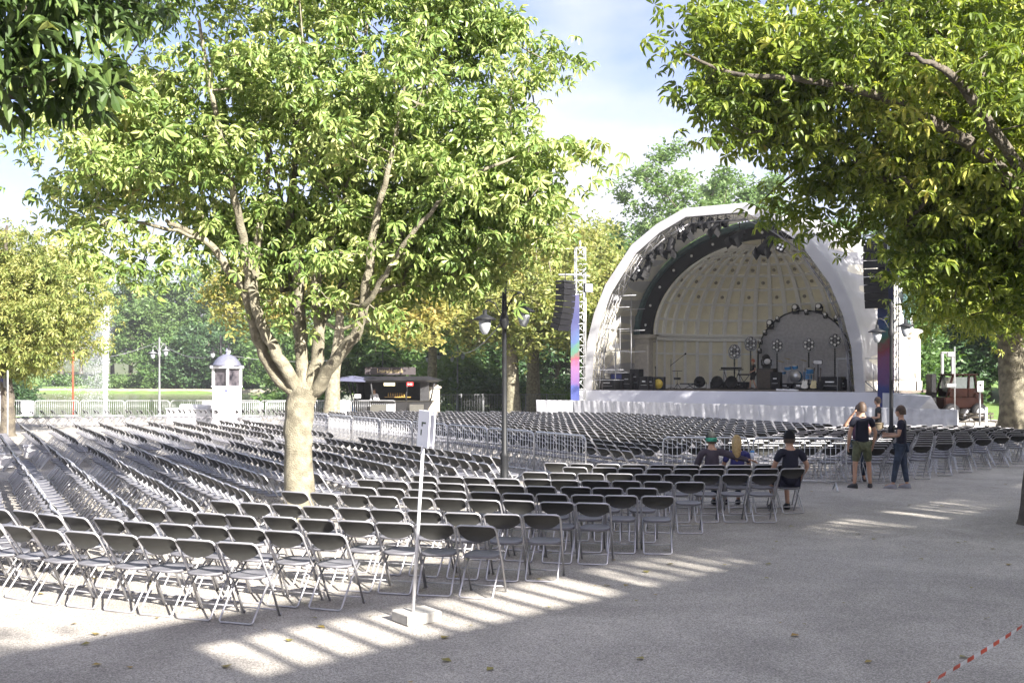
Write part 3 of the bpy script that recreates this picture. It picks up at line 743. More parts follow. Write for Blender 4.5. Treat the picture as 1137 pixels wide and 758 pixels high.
for z in (2.6, 3.9, 5.1): b.tube([(.25, 1.2, z), (.25, 3.2, z)], .022, 5); b.tube([(.25, 1.2, z), (.95, 1.2, z + 1.1)], .018, 5)
b.tube([(-.4, .1, ZF), (-.4, .1, ZF + 1.1), (2.0, .1, ZF + 1.1)], .022, 5); b.tube([(-.4, .1, ZF + .55), (2.0, .1, ZF + .55)], .018, 5)
b.tube([(13.3, .6, ZF), (13.3, .6, ZF + 1.6), (15.8, .6, ZF + 1.6)], .025, 5); b.tube([(13.8, .6, ZF), (13.8, .6, ZF + 1.6)], .025, 5); b.tube([(14.4, .6, ZF), (14.4, .6, ZF + 1.6)], .02, 5); b.tube([(15, .6, ZF), (15, .6, ZF + 1)], .025, 5)
b.tube([(14.2, .5, ZF + .9), (15.2, .5, ZF)], .03, 5)
b.build('scaffold', M_grey, shell)
def loc(u, v, z=ZF): return P0 + U * u + Vv * v + Vector((0, 0, z))
def uv_px(px, v, py=None):
    """stage coordinates on the plane at depth v seen at photo column px (and row py)"""
    a = (px - CX) / F; u = (a * (P0.y + Vv.y * v) - (P0.x + Vv.x * v)) / (U.x - a * U.y)
    p = P0 + U * u + Vv * v; z = CH - (py - HY) * p.y / F if py is not None else ZF
    return u, v, z
def at_px(px, v, py=None): return loc(*uv_px(px, v, py))
# ramp tent beside the right tower
b = MB(); r0, r1 = W(993, 438, 44.5), W(1034, 439, 43.0)
b.add([(r0.x, r0.y, 0), (r0.x, r0.y, 1.66), (r1.x, r1.y, 1.62), (r1.x + .95, r1.y - .1, 0), (r0.x + .2, r0.y + 2, 0), (r0.x + .2, r0.y + 2, 1.7), (r1.x + .2, r1.y + 2, 1.7), (r1.x + 1.1, r1.y + 2, 0)], [(0, 3, 2, 1), (1, 2, 6, 5), (3, 7, 6, 2), (4, 5, 6, 7), (0, 1, 5, 4)])
tag(b.build('ramp_cover', M_cover), 'white cloth covering the ramp right of the blue tower', 'cloth cover')
# backdrop behind the band
bd = thing('stage_backdrop', 'grey round-topped backdrop behind the drum kit', 'backdrop', loc(8.0, 12.4), SRZ)
b = MB(); hw = 2.75; ht = 4.73; poly = [(-hw, 0)] + [(-hw * math.cos(math.pi * i / 24), ht - hw + hw * math.sin(math.pi * i / 24)) for i in range(25)] + [(hw, 0)]
b.prism(poly, .12); b.build('panel', mat('grey_backdrop', (.40, .40, .42), rough=.8), bd)
b = MB(); b.tube([(x * 1.02, -.02, z) for x, z in poly], .05, 6); b.build('rim_tube', M_dark, bd)
# ------------------------------------------------------------------ stage lights
def moving_head(p, label, rz=0, s=1.0, tilt=0.0, hang=False, group='moving lights on the arch behind the band', lens=True):
    t = thing('stage_light', label, 'stage light', p, rz, group); sg = -1 if hang else 1
    b = MB(); b.box((0, 0, .06 * s * sg), (.30 * s, .24 * s, .12 * s), bev=.02); b.build('base', M_black, t)
    b = MB(); b.tube([(-.17 * s, 0, .12 * s * sg), (-.19 * s, 0, .34 * s * sg)], .03 * s, 6); b.tube([(.17 * s, 0, .12 * s * sg), (.19 * s, 0, .34 * s * sg)], .03 * s, 6); b.box((0, 0, .13 * s * sg), (.4 * s, .14 * s, .05 * s)); b.build('yoke', M_black, t)
    Mx = Matrix.Translation((0, 0, .36 * s * sg)) @ Matrix.Rotation(RAD(90) + tilt, 4, 'X')
    b = MB(); b.lathe([(.09 * s, -.22 * s), (.14 * s, -.16 * s), (.16 * s, 0), (.15 * s, .16 * s), (.155 * s, .2 * s)], 12, M=Mx); b.build('head', M_black, t)
    if lens: b = MB(); b.lathe([(.125 * s, .2 * s), (.1 * s, .212 * s), (.0 + .02, .216 * s)], 12, M=Mx); b.build('lens', bpy.data.materials['bulb_glass'], t)
    return t
for i, (px, py) in enumerate([(843, 389), (844, 379), (849, 369), (855, 362), (863, 354), (883, 345), (895, 346), (909, 344), (916, 350), (928, 353)]):
    p = at_px(px, 12.15, py); s = 1.15 if i in (3, 5, 7) else .7
    where = ['lowest at the left', 'second lowest at the left', 'third up the left side', 'large, half way up the left side', 'small, upper left', 'large, left of the crown', 'small, at the crown', 'large, right of the crown', 'small, right of the crown', 'half hidden, upper right'][i]
    moving_head(p - Vector((0, .1, .2)), f'black moving light on the backdrop arch, {where}', SRZ, s)
def wheel_light(px, py, v, label):
    u, _, z = uv_px(px, v, py); h = z - ZF
    t = thing('wheel_light', label, 'stage light', loc(u, v), SRZ - .2, 'round wheel lights on stands behind the band')
    b = MB(); b.lathe([(.3, 0), (.28, .04), (.04, .08), (.03, h - .45)], 10); 
    for k in range(12): b.lathe([(.045, .9 + k * (h - 1.3) / 12), (.06, .93 + k * (h - 1.3) / 12), (.045, .96 + k * (h - 1.3) / 12)], 8)
    b.build('stand', M_dark, t)
    b = MB(); b.tube([(.4 * math.cos(a), 0, h + .4 * math.sin(a)) for a in [i * math.pi / 12 for i in range(24)]], .03, 6, closed=True)
    b.tube([(.45 * math.cos(a), .02, h + .45 * math.sin(a)) for a in [-math.pi * (.15 + .7 * i / 12) + 0 for i in range(13)]], .03, 6)
    for k in range(6): a = k * math.pi / 3; b.tube([(0, 0, h), (.4 * math.cos(a), 0, h + .4 * math.sin(a))], .02, 5)
    b.build('wheel_rim', M_grey, t)
    b = MB()
    for k in range(6): a = k * math.pi / 3 + .5; b.lathe([(.125, 0), (.125, .1), (.05, .16)], 10, M=Matrix.Translation((.25 * math.cos(a), 0, h + .25 * math.sin(a))) @ Matrix.Rotation(RAD(-90), 4, 'X'))
    b.lathe([(.1, 0), (.1, .12), (.05, .16)], 10, M=Matrix.Translation((0, 0, h)) @ Matrix.Rotation(RAD(-90), 4, 'X'))
    b.build('lamp_housings', M_black, t)
    b = MB()
    for k in range(6): a = k * math.pi / 3 + .5; b.lathe([(.085, 0), (.07, .02), (.02, .03)], 10, M=Matrix.Translation((.25 * math.cos(a), -.005, h + .25 * math.sin(a))) @ Matrix.Rotation(RAD(90), 4, 'X'))
    b.build('lenses', bpy.data.materials['bulb_glass'], t)
for px, py, v, wh in [(815.5, 390, 9.8, 'lowest, above the keyboard table'), (833.5, 381, 10.4, 'second from the left, above the man on stage'), (862.8, 383.5, 10.3, 'middle one, above the dark speaker stack'), (898, 382.5, 10.3, 'fourth from the left, above the drum kit'), (927, 378, 10.8, 'farthest right against the grey backdrop')]:
    wheel_light(px, py, v, f'round six-lamp wheel light, {wh}')
def spot(px, py, v, label, s=1.0, down=.7, yaw=0.0):
    t = thing('spotlight', label, 'spotlight', at_px(px, v, py), SRZ + yaw, 'spotlights hung on the front truss')
    Mx = Matrix.Rotation(RAD(180) + down - 1.2, 4, 'X')
    b = MB(); b.lathe([(.09 * s, -.22 * s), (.14 * s, -.18 * s), (.15 * s, .12 * s), (.19 * s, .3 * s)], 12, M=Mx); b.build('housing', M_black, t)
    b = MB(); b.tube([(-.2 * s, 0, 0), (-.2 * s, 0, .24 * s), (.2 * s, 0, .24 * s), (.2 * s, 0, 0)], .018, 5); b.tube([(0, 0, .24 * s), (0, 0, .42 * s)], .03, 5); b.build('bracket', M_dark, t)
    for sx in (-1, 1): b = MB(); b.box((sx * .19 * s, 0, .0), (.015, .3 * s, .26 * s), M=Mx @ Matrix.Translation((0, 0, .38 * s))); b.build('barn_door', M_black, t)
for i, (px, py, s, lab) in enumerate([(708, 301, 1.1, 'lowest on the left slope'), (719, 296, 1.4, 'beside the square lamp, low on the left slope'), (728, 280, 1.2, 'on the left slope'), (734, 275, 1.2, 'middle of the left slope'), (745, 271, 1.5, 'large, upper left slope'), (757, 254, 1.1, 'near the upper left knee'), (768, 255, 1.4, 'just right of the upper left knee'), (778, 246, 1.1, 'left of the crown'), (788, 246, 1.1, 'at the crown'), (797, 250, 1.4, 'large, right of the crown'), (806, 246, 1.0, 'right part of the crown'), (821, 262, 1.7, 'low hanging left one under the leaves'), (852, 271, 1.8, 'low hanging right one under the leaves')]):
    spot(px, py, .35 if i < 11 else 1.0, f'black spotlight on the shell truss, {lab}', s, down=random.uniform(.2, 1.2), yaw=random.uniform(-.8, .4))
def square_lamp(px, py, v, label, rot=.3):
    t = thing('blinder_lamp', label, 'stage light', at_px(px, v, py), SRZ, 'square four-lamp blinders on the truss')
    Mx = Matrix.Rotation(rot, 4, 'Y') @ Matrix.Rotation(-.3, 4, 'X')
    b = MB(); b.box((0, 0, 0), (.42, .16, .42), M=Mx, bev=.03); b.build('housing', M_black, t)
    for sx in (-1, 1):
        for sz in (-1, 1): b = MB(); b.lathe([(.075, 0), (.05, .02), (.01, .025)], 10, M=Mx @ Matrix.Translation((sx * .09, -.085, sz * .09)) @ Matrix.Rotation(RAD(90), 4, 'X')); b.build('lamp', bpy.data.materials['bulb_glass'], t)
for a in [(708, 300, .3, 'square four-lamp blinder low on the left truss slope', -.4), (757, 254.5, .3, 'square four-lamp blinder by the upper left knee of the truss', -.5), (867, 275, .3, 'square four-lamp blinder on the right truss slope', .5)]: square_lamp(*a)
t = thing('flood_lamp', 'small grey flood lamp clamped low on the left tent edge', 'spotlight', at_px(684, .5, 331), SRZ)
b = MB(); b.box((0, 0, 0), (.34, .2, .28), bev=.03); b.build('housing', M_grey, t); b = MB(); b.tube([(0, 0, .1), (.3, 0, .12), (1.2, .0, .12)], .025, 5); b.build('bar', M_grey, t)
# ------------------------------------------------------------------ things on stage
def flight_case(px, v, w, d, h, col, label, name='flight_case', dy=0, knobs=True, z0=0):
    u, _, _ = uv_px(px, v); t = thing(name, label, 'flight case' if name == 'flight_case' else name.replace('_', ' '), loc(u, v, ZF + z0 + .004), SRZ, None)
    b = MB(); b.box((0, 0, h / 2), (w, d, h), bev=.03); b.build('body', col, t)
    b = MB()
    for z in (.03, h - .03): b.box((0, 0, z), (w + .02, d + .02, .04))
    for sx in (-1, 1):
        for sy in (-1, 1): b.box((sx * w / 2, sy * d / 2, h / 2), (.035, .035, h * .97))
    b.build('edging', M_dark, t)
    if knobs: b = MB(); b.box((0, -d / 2 - .02, h * .62), (w * .4, .03, .06)); b.box((0, -d / 2 - .015, h * .35), (w * .7, .015, .012)); b.build('handle', M_alu, t)
    return t
M_case = mat('case_black', (.010, .010, .012), rough=.6, var=.2, spec=.2); M_blue = mat('case_blue', (.035, .05, .22), rough=.5, var=.2); M_brown = mat('booth_wood', (.085, .07, .055), rough=.7, var=.15)
for a in [(677, 1.2, .95, .7, .62, M_case, 'low black amplifier case at the left end of the stage'), (686, 1.9, .7, .6, .5, M_case, 'black amplifier beside the blue crate on the stage'), (688, 2.8, .8, .7, .9, M_blue, 'blue crate standing among the black cases at stage left'),
          (698, 2.2, .55, .55, .95, M_case, 'black rack case right of the blue crate'), (707, 2.6, .5, .6, 1.15, M_case, 'tall black rack case by the stone pier'), (717, 2.0, .5, .5, .75, M_case, 'black case on the stage under the stone pier, left of a pair'), (724, 2.2, .45, .5, .72, M_case, 'black case on the stage under the stone pier, right of a pair'),
          (862, 7.6, .5, .5, 1.0, M_case, 'dark speaker stack between the booth and the drums'), (924, 5.0, 1.15, .9, .72, M_case, 'wide black riser box at the right end of the stage'), (937, 5.2, .4, .6, .6, M_case, 'small black case beside the right truss leg'),
          (799, 8.2, .9, .6, .42, M_case, 'long low black case in front of the keyboard table, left one'), (820, 8.2, 1.1, .6, .42, M_case, 'long low black case in front of the keyboard table, right one'), (806, 8.9, 1.0, .5, .4, M_case, 'low black riser under the keyboard table'), (872, 8.2, .8, .5, .35, M_case, 'low black case in front of the drums'), (888, 7.0, .6, .5, .38, M_case, 'low black case right of the drums')]: flight_case(*a)
flight_case(851.5, 8.6, .95, .7, 1.2, M_brown, 'brown booth with a moving light standing on it', 'booth', knobs=False)
moving_head(at_px(851, 8.6) + Vector((0, 0, 1.21)), 'large black moving light standing on the brown booth', SRZ + .5, 1.5, .5, group=None)
t = thing('amplifier', 'black amplifier with a round yellow drum skin in front, by the pier', 'amplifier', at_px(731, 2.2), SRZ)
b = MB(); b.box((0, .15, .36), (.62, .3, .72), bev=.02); b.build('cabinet', M_case, t)
b = MB(); b.lathe([(.27, 0), (.27, .05), (.02, .06)], 16, M=Matrix.Translation((0, .0, .33)) @ Matrix.Rotation(RAD(90), 4, 'X')); b.build('drum_skin', mat('yellow_skin', (.45, .33, .03), rough=.4), t)
b = MB(); b.tube([(-.2, .1, .72), (-.22, .1, 1.2)], .02, 5); b.tube([(-.22, .1, 1.2), (-.24, .1, 1.3)], .035, 5); b.build('microphone_mast', M_dark, t)
for i, (px, s, lab) in enumerate([(777.5, .34, 'alone on the stage floor left of the cases'), (797, .36, 'before the keyboard table, left one'), (813, .36, 'before the keyboard table, right one')]):
    t = thing('floor_light', f'large round black floor light, {lab}', 'stage light', at_px(px, 7.4), SRZ, 'round floor lights on the stage')
    Mx = Matrix.Translation((0, 0, .4)) @ Matrix.Rotation(RAD(80), 4, 'X')
    b = MB(); b.lathe([(.12, -.25), (s * .85, -.1), (s, .1), (s, .16), (s * .8, .12), (.05, .05)], 16, M=Mx); b.build('reflector', M_black, t)
    b = MB(); b.tube([(-s - .03, 0, .4), (-s - .03, 0, .04), (s + .03, 0, .04), (s + .03, 0, .4)], .025, 5); b.box((0, 0, .02), (.5, .35, .04)); b.build('bracket', M_dark, t)
# mic boom, music stand, low table
t = thing('microphone_stand', 'microphone stand with a long slanting boom on the stage', 'microphone stand', at_px(745, 5), SRZ)
b = MB(); b.tube([(0, 0, .02), (0, 0, 1.75)], .016, 6); b.tube([(-.05, 0, 1.35), (.85, 0, 2.0)], .014, 6); [b.tube([(0, 0, .12), (.35 * math.cos(a), .35 * math.sin(a), .01)], .014, 5) for a in (0, 2.1, 4.2)]; b.build('stand', M_dark, t)
b = MB(); b.ball((.9, 0, 2.03), .05); b.tube([(.84, 0, 1.99), (.9, 0, 2.03)], .03, 6); b.build('microphone', M_black, t)
t = thing('percussion_stand', 'small stand with a snare and pads beside the microphone boom', 'drum stand', at_px(752, 4.6), SRZ)
b = MB(); [b.tube([(0, 0, .35), (.25 * math.cos(a), .25 * math.sin(a), 0)], .015, 5) for a in (0, 2.1, 4.2)]; b.tube([(0, 0, .3), (0, 0, 1.0)], .015, 5); b.build('stand', M_dark, t)
b = MB(); b.lathe([(.2, .55), (.2, .68)], 14); b.build('snare', M_case, t); b = MB(); b.box((0, 0, 1.05), (.5, .3, .03), bev=.01); b.build('tray', M_dark, t)
t = thing('keyboard_bench', 'low dark bench lying beside the percussion stand', 'bench', at_px(766, 4.4), SRZ)
b = MB(); b.box((0, 0, .33), (1.1, .35, .06), bev=.02); b.build('top', M_case, t); b = MB(); [b.tube([(sx * .4, -.15, 0), (-sx * .2, .15, .32)], .02, 5) for sx in (-1, 1)]; b.build('legs', M_dark, t)
t = thing('keyboard_table', 'dark keyboard table with tubular legs under the lowest wheel light', 'keyboard table', at_px(812, 9.0), SRZ)
b = MB(); b.box((0, 0, 1.15), (1.35, .45, .05), bev=.01); b.build('table_top', M_black, t)
for sx in (-1, 1): b = MB(); b.tube([(sx * .55, -.18, 0), (sx * .3, 0, .6), (sx * .5, .1, 1.13)], .022, 5); b.tube([(sx * .55, .2, 0), (sx * .45, 0, 1.13)], .022, 5); b.build('leg', M_dark, t)
b = MB(); b.box((0, -.02, 1.24), (1.2, .34, .1), bev=.02); b.build('keyboard', M_case, t); b = MB(); b.box((0, -.14, 1.297), (1.0, .12, .012)); b.build('keys', M_white, t)
t = thing('keyboard_table', 'second smaller keyboard stand left of the man on stage', 'keyboard table', at_px(826, 9.6), SRZ)
b = MB(); b.box((0, 0, .85), (.7, .4, .08), bev=.02); b.build('keyboard', M_case, t); b = MB(); [b.tube([(sx * .3, -.1, 0), (-sx * .3, .1, .82)], .02, 5) for sx in (-1, 1)]; b.build('legs', M_dark, t)
# drum kit
M_dblue = mat('drum_blue', (.05, .20, .42), rough=.25, var=.2)
t = thing('drum_kit', 'sparkling blue drum kit with cymbals in front of the grey backdrop', 'drum kit', at_px(882, 8.8) , SRZ)
b = MB(); b.box((.2, .3, .17), (2.3, 1.8, .34), bev=.02); b.build('riser', M_black, t)
for nm, x, y, z, r, h, tl in [('bass_drum', .1, 0, .75, .32, .4, 90), ('tom', -.35, -.1, 1.25, .19, .22, 20), ('tom', .05, -.05, 1.3, .17, .22, 25), ('floor_tom', .75, .1, .8, .24, .45, 0), ('floor_tom', .95, -.15, 1.05, .2, .3, 15), ('snare', -.7, .0, .95, .2, .16, 5)]:
    b = MB(); b.lathe([(r * .98, -h / 2), (r, -h / 2 + .02), (r, h / 2 - .02), (r * .98, h / 2)], 18, M=Matrix.Translation((x, y, z)) @ Matrix.Rotation(RAD(tl), 4, 'X')); dd = b.build(nm, M_dblue, t)
    b = MB(); [b.lathe([(r + .012, -.012), (r + .012, .012)], 18, M=Matrix.Translation((x, y, z)) @ Matrix.Rotation(RAD(tl), 4, 'X') @ Matrix.Translation((0, 0, e * h / 2))) for e in (-1, 1)]; b.build('hoops', M_alu, dd)
for x, y, z in [(-.85, .2, 1.6), (.45, .3, 1.65), (1.1, .3, 1.5), (-.5, .35, 1.75)]:
    b = MB(); b.lathe([(.24, 0), (.1, .03), (.02, .04)], 18, M=Matrix.Translation((x, y, z)) @ Matrix.Rotation(.25, 4, 'Y')); b.build('cymbal', mat('brass', (.35, .28, .12), rough=.3, metal=.8) if 'brass' not in bpy.data.materials else bpy.data.materials['brass'], t)
b = MB(); [b.tube([(x, y, .34), (x, y, z)], .014, 5) for x, y, z in [(-.85, .2, 1.6), (.45, .3, 1.65), (1.1, .3, 1.5), (-.5, .35, 1.75), (-.35, -.1, 1.2), (.05, -.05, 1.2), (.95, -.15, 1.0)]]; b.build('stands', M_alu, t)
def guitar(px, v, col, label, lean=.15):
    t = thing('guitar', label, 'guitar', at_px(px, v), SRZ, 'guitars on stands at the front of the stage'); t.rotation_euler = (-lean, 0, SRZ)
    b = MB(); pts = [(0, .1), (.17, .14), (.19, .25), (.13, .36), (.15, .46), (.08, .56), (0, .54), (-.08, .56), (-.15, .46), (-.13, .36), (-.19, .25), (-.17, .14)]
    b.prism(pts, .06); b.build('body', col, t)
    b = MB(); b.box((0, .0, .8), (.05, .03, .6)); b.box((0, .0, 1.14), (.08, .03, .14), bev=.01); b.build('neck', M_brown, t)
    b = MB(); b.tube([(-.16, .12, 0), (0, .15, .5), (.16, .12, 0)], .012, 5); b.tube([(-.12, -.03, .08), (.12, -.03, .08)], .012, 5); b.build('stand', M_dark, t)
guitar(893, 4.6, mat('guitar_white', (.6, .58, .5), rough=.3), 'pale electric guitar on a stand, left of the pair'); guitar(903, 4.6, mat('guitar_cream', (.5, .42, .2), rough=.3), 'cream electric guitar on a stand, right of the pair'); guitar(910, 4.4, M_case, 'dark electric guitar beside the black riser box')
t = thing('monitor_screen', 'white lit screen raised on a pole at the right of the drums', 'screen', at_px(908, 6.5), SRZ)
z_ = uv_px(908, 6.5, 402)[2] - ZF
b = MB(); b.tube([(0, .05, 0), (0, .05, z_)], .03, 6); b.lathe([(.25, 0), (.24, .03), (.03, .05)], 12); b.build('stand', M_dark, t)
b = MB(); b.box((0, 0, z_), (.52, .05, .24), bev=.01); b.build('bezel', M_dark, t); b = MB(); b.box((0, -.028, z_), (.46, .006, .19)); b.build('screen', mat('screen_white', (.5, .5, .52), rough=.3), t)
for i, (px, v) in enumerate([(866, 2.5), (873, 2.6), (881, 2.2)]):
    t = thing('pedal_board', f'white-topped effects pedal on the stage edge, {ORD[i]} from the left', 'pedal', at_px(px, v), SRZ, 'pedals on the stage edge')
    b = MB(); b.prism([(-.2, 0), (.2, 0), (.2, .06), (-.2, .1)], .25); b.build('case', M_white, t); b = MB(); b.lathe([(.03, .09), (.02, .12)], 8, c=(.08, .12, 0)); b.lathe([(.03, .09), (.02, .12)], 8, c=(-.08, .12, 0)); b.build('knobs', M_dark, t)
# ------------------------------------------------------------------ speaker towers
def banner_mat(name, stops, zmin, zmax):
    m, nt, o = _nt(name); b = nt.nodes.new('ShaderNodeBsdfPrincipled'); b.inputs['Roughness'].default_value = .6
    tc = nt.nodes.new('ShaderNodeTexCoord'); sp = nt.nodes.new('ShaderNodeSeparateXYZ'); nt.links.new(tc.outputs['Object'], sp.inputs[0])
    n = nt.nodes.new('ShaderNodeTexNoise'); n.inputs['Scale'].default_value = 1.6; nt.links.new(tc.outputs['Object'], n.inputs['Vector'])
    ma = nt.nodes.new('ShaderNodeMath'); ma.operation = 'MULTIPLY_ADD'; ma.inputs[1].default_value = 1.6; nt.links.new(n.outputs['Fac'], ma.inputs[0]); nt.links.new(sp.outputs['Z'], ma.inputs[2])
    mr = nt.nodes.new('ShaderNodeMapRange'); mr.inputs['From Min'].default_value = zmin + .8; mr.inputs['From Max'].default_value = zmax + .8; nt.links.new(ma.outputs[0], mr.inputs['Value'])
    r = nt.nodes.new('ShaderNodeValToRGB')
    while len(r.color_ramp.elements) < len(stops): r.color_ramp.elements.new(.5)
    for e, (p, c) in zip(r.color_ramp.elements, stops): e.position = p; e.color = (*c, 1)
    nt.links.new(mr.outputs[0], r.inputs['Fac']); nt.links.new(r.outputs['Color'], b.inputs['Base Color']); nt.links.new(b.outputs[0], o.inputs['Surface']); return m
STOPS = [(p, tuple(x * .30 for x in c)) for p, c in [(0, (.02, .06, .42)), (.13, (.03, .07, .45)), (.17, (.22, .10, .42)), (.34, (.35, .09, .33)), (.40, (.40, .03, .08)), (.47, (.06, .30, .18)), (.55, (.03, .12, .40)), (.68, (.02, .04, .28)), (1, (.03, .03, .22))]]
def tower(px, D, w, zb, zt, zt2, lab, labs, side, spk):
    s = F / D; x = (px - CX) / s; t = thing('speaker_tower', lab, 'tower', (x, D, 0), .12 * side)
    b = MB(); truss(b, [(.35, .4, 0), (.35, .4, zt2)], .5, .03, .55); b.build('mast_truss', M_alu, t)
    b = MB()
    for sx in (-1, 1):
        for sy in (-1, 1): b.tube([(.35, .4, .12), (.35 + sx * 1.1, .4 + sy * 1.1, .05)], .05, 6); b.lathe([(.16, 0), (.14, .04), (.04, .08)], 10, c=(.35 + sx * 1.1, .4 + sy * 1.1, 0))
    b.build('outriggers', M_alu, t)
    b = MB(); wv = []
    b.grid(lambda a, v: ((a - .5) * w, -.02 + .015 * math.sin(v * 20), zb + (zt - zb) * v), 2, 16); b.grid(lambda a, v: ((a - .5) * w, .02, zb + (zt - zb) * v), 1, 4); b.build('banner', banner_mat('banner_print', STOPS, zb, zt), t)
    b = MB(); b.tube([(-w / 2, 0, zt + .03), (w / 2, 0, zt + .03)], .03, 6); b.tube([(0, 0, zt), (.35, .4, zt + .05)], .03, 5); b.tube([(0, 0, zb), (.35, .4, zb + .05)], .03, 5); b.build('banner_bar', M_alu, t)
    b = MB(); b.tube([(.35, .4, zt2), (.35, .4, zt2 + .4)], .04, 6); b.tube([(-.9, -.1, spk[3] + .5), (.35, .4, spk[3] + .55), (.9, .5, spk[3] + .5)], .05, 6); b.build('head_beam', M_alu, t)
    # line array: every box tilts a little more
    sp = thing('line_array', labs, 'loudspeaker', (x + spk[0], D - .5, 0), spk[4], None); n = spk[5]; zc = spk[3]; yy = 0.0; ang = -.03
    hh = (spk[3] - spk[2]) / n; p = Vector((0, 0, zc))
    for k in range(n):
        Mx = Matrix.Translation(p) @ Matrix.Rotation(ang, 4, 'X'); b = MB()
        b.add([(-.52, -.3, -.0), (.52, -.3, 0), (.42, .32, -.04), (-.42, .32, -.04), (-.52, -.3, -hh * .95), (.52, -.3, -hh * .95), (.42, .32, -hh * .9), (-.42, .32, -hh * .9)], [(3, 2, 1, 0), (4, 5, 6, 7), (0, 1, 5, 4), (1, 2, 6, 5), (2, 3, 7, 6), (3, 0, 4, 7)], False, Mx)
        b.build('cabinet', M_case, sp)
        p = p + Matrix.Rotation(ang, 3, 'X') @ Vector((0, 0, -hh)); ang += .055
    b = MB(); b.box((0, 0, zc + .1), (1.0, .6, .1), bev=.02); b.tube([(0, 0, zc + .1), (0, 0, zc + .6)], .03, 6); b.build('flying_frame', M_dark, sp)
    return t
tower(638.5, 57.5, .46, 1.1, 6.75, 9.3, 'left aluminium speaker tower with a narrow blue printed banner', 'curved black loudspeaker array hanging left of the shell', 1, (-.55, 0, 4.85, 7.3, .9, 8))
tower(983.5, 49.0, .72, 1.0, 7.65, 10.5, 'right aluminium speaker tower with a blue and pink printed banner', 'black loudspeaker array hanging in front of the right tent side', -1, (-.60, 0, 5.5, 8.3, -.5, 8))
t = thing('work_lamp', 'grey square work lamp mounted half way up the left tower', 'lamp', (W(653, 320, 57.5).x, 57.3, W(653, 320, 57.5).z), .4)
b = MB(); b.box((0, 0, 0), (.5, .16, .5), bev=.03); b.build('housing', M_dark, t); b = MB(); b.box((0, -.085, 0), (.42, .01, .42)); b.build('lens', M_glass, t)
# ------------------------------------------------------------------ lamp posts
def lamp_post(x, y, lab, H=4.6, col=None, rz=0.0, drop=(.9, 1.05), sc=1.0):
    m = col or M_dark; t = thing('lamp_post', lab, 'lamp post', (x, y, 0), rz, 'two-armed park lamp posts')
    b = MB(); b.lathe([(.13, 0), (.13, .12), (.095, .16), (.085, .9), (.10, .93), (.060, 1.0), (.046, 3.5), (.09, 3.58), (.10, 3.68), (.06, 3.8), (.045, 4.35), (.06, 4.4), (.05, 4.5), (.01, H)], 12); b.build('pole', m, t)
    for sx, dz in ((-1, -.14), (1, .02)):
        ax = sx * .41; z = 4.22 + dz
        b = MB(); b.tube([(0, 0, 3.75), (sx * .1, 0, 3.98 + dz), (sx * .2, 0, z - .06), (ax * .85, 0, z), (ax, 0, z - .05), (ax, 0, z - .2)], .016, 6); b.tube([(0, 0, z + .06), (ax * .9, 0, z)], .01, 5); b.build('arm', m, t)
        zz = z - .46
        b = MB(); b.lathe([(.25, .06), (.255, .075), (.14, .13), (.05, .17), (.045, .26), (.02, .28)], 16, c=(ax, 0, zz)); b.build('shade', m, t)
        b = MB(); b.lathe([(.012, -.24), (.06, -.225), (.11, -.12), (.135, .06)], 14, c=(ax, 0, zz)); b.build('glass', M_glass, t)
    return t
lamp_post(ML.x, ML.y, 'dark two-armed lamp post standing in the middle of the chairs', rz=.0).scale = (.92, .92, .95)
M_lgrey = mat('lamp_grey', (.15, .155, .165), rough=.5)
p = G(177, 466); lamp_post(p.x, p.y, 'light grey two-armed lamp post left of the white booth', col=M_lgrey, rz=.9)
p = G(508, 457); lamp_post(p.x, p.y, 'light grey two-armed lamp post right of the dark kiosk', col=M_lgrey, rz=.5)
p = G(481, 457.5); lamp_post(p.x, p.y, 'dark two-armed lamp post against the trees at the right end of the kiosk', rz=-.3)
lamp_post(W(245, 0, 57).x, 57.0, 'dark lamp post whose head rises just behind the white booth', rz=.1)
lamp_post(10.95, 31.2, 'dark two-armed lamp post in front of the right speaker tower', H=4.6)
p = G(425, 462); t = thing('pole', 'thin dark pole in front of the dark kiosk', 'pole', p); b = MB(); b.lathe([(.06, 0), (.055, .3), (.04, .35), (.035, 4.1), (.0 + .01, 4.15)], 8); b.build('shaft', M_dark, t); b = MB(); b.lathe([(.11, 0), (.10, .05), (.06, .08)], 10); b.build('foot', M_dark, t)
def wire(name, pts, lab, r=.025, m=None):
    out = []
    for i in range(len(pts) - 1):
        a, c, sag = Vector(pts[i][:3]), Vector(pts[i + 1][:3]), pts[i][3]
        for k in range(12): q = a.lerp(c, k / 12); q.z -= sag * 4 * (k / 12) * (1 - k / 12); out.append(q)
    out.append(Vector(pts[-1][:3])); b = MB(); b.tube(out, r, 5); return tag(b.build(name, m or M_lgrey), lab, 'cable')
l1 = G(177, 466); l2 = Vector((W(245, 0, 57).x, 57, 0)); l3 = G(425, 462); l4 = G(481, 457.5); l5 = G(508, 457)
wire('overhead_cable', [(-28, 58, 4.0, .9), (l1.x, l1.y, 4.35, .5), (l2.x, l2.y, 3.6, .5), (l3.x, l3.y, 3.9, .6), (l4.x, l4.y, 3.7, .15), (l5.x, l5.y, 4.4, .5), (ML.x, ML.y + .0, 3.5, 0)], 'pale overhead cable slung between the lamp posts from left to centre', .013)
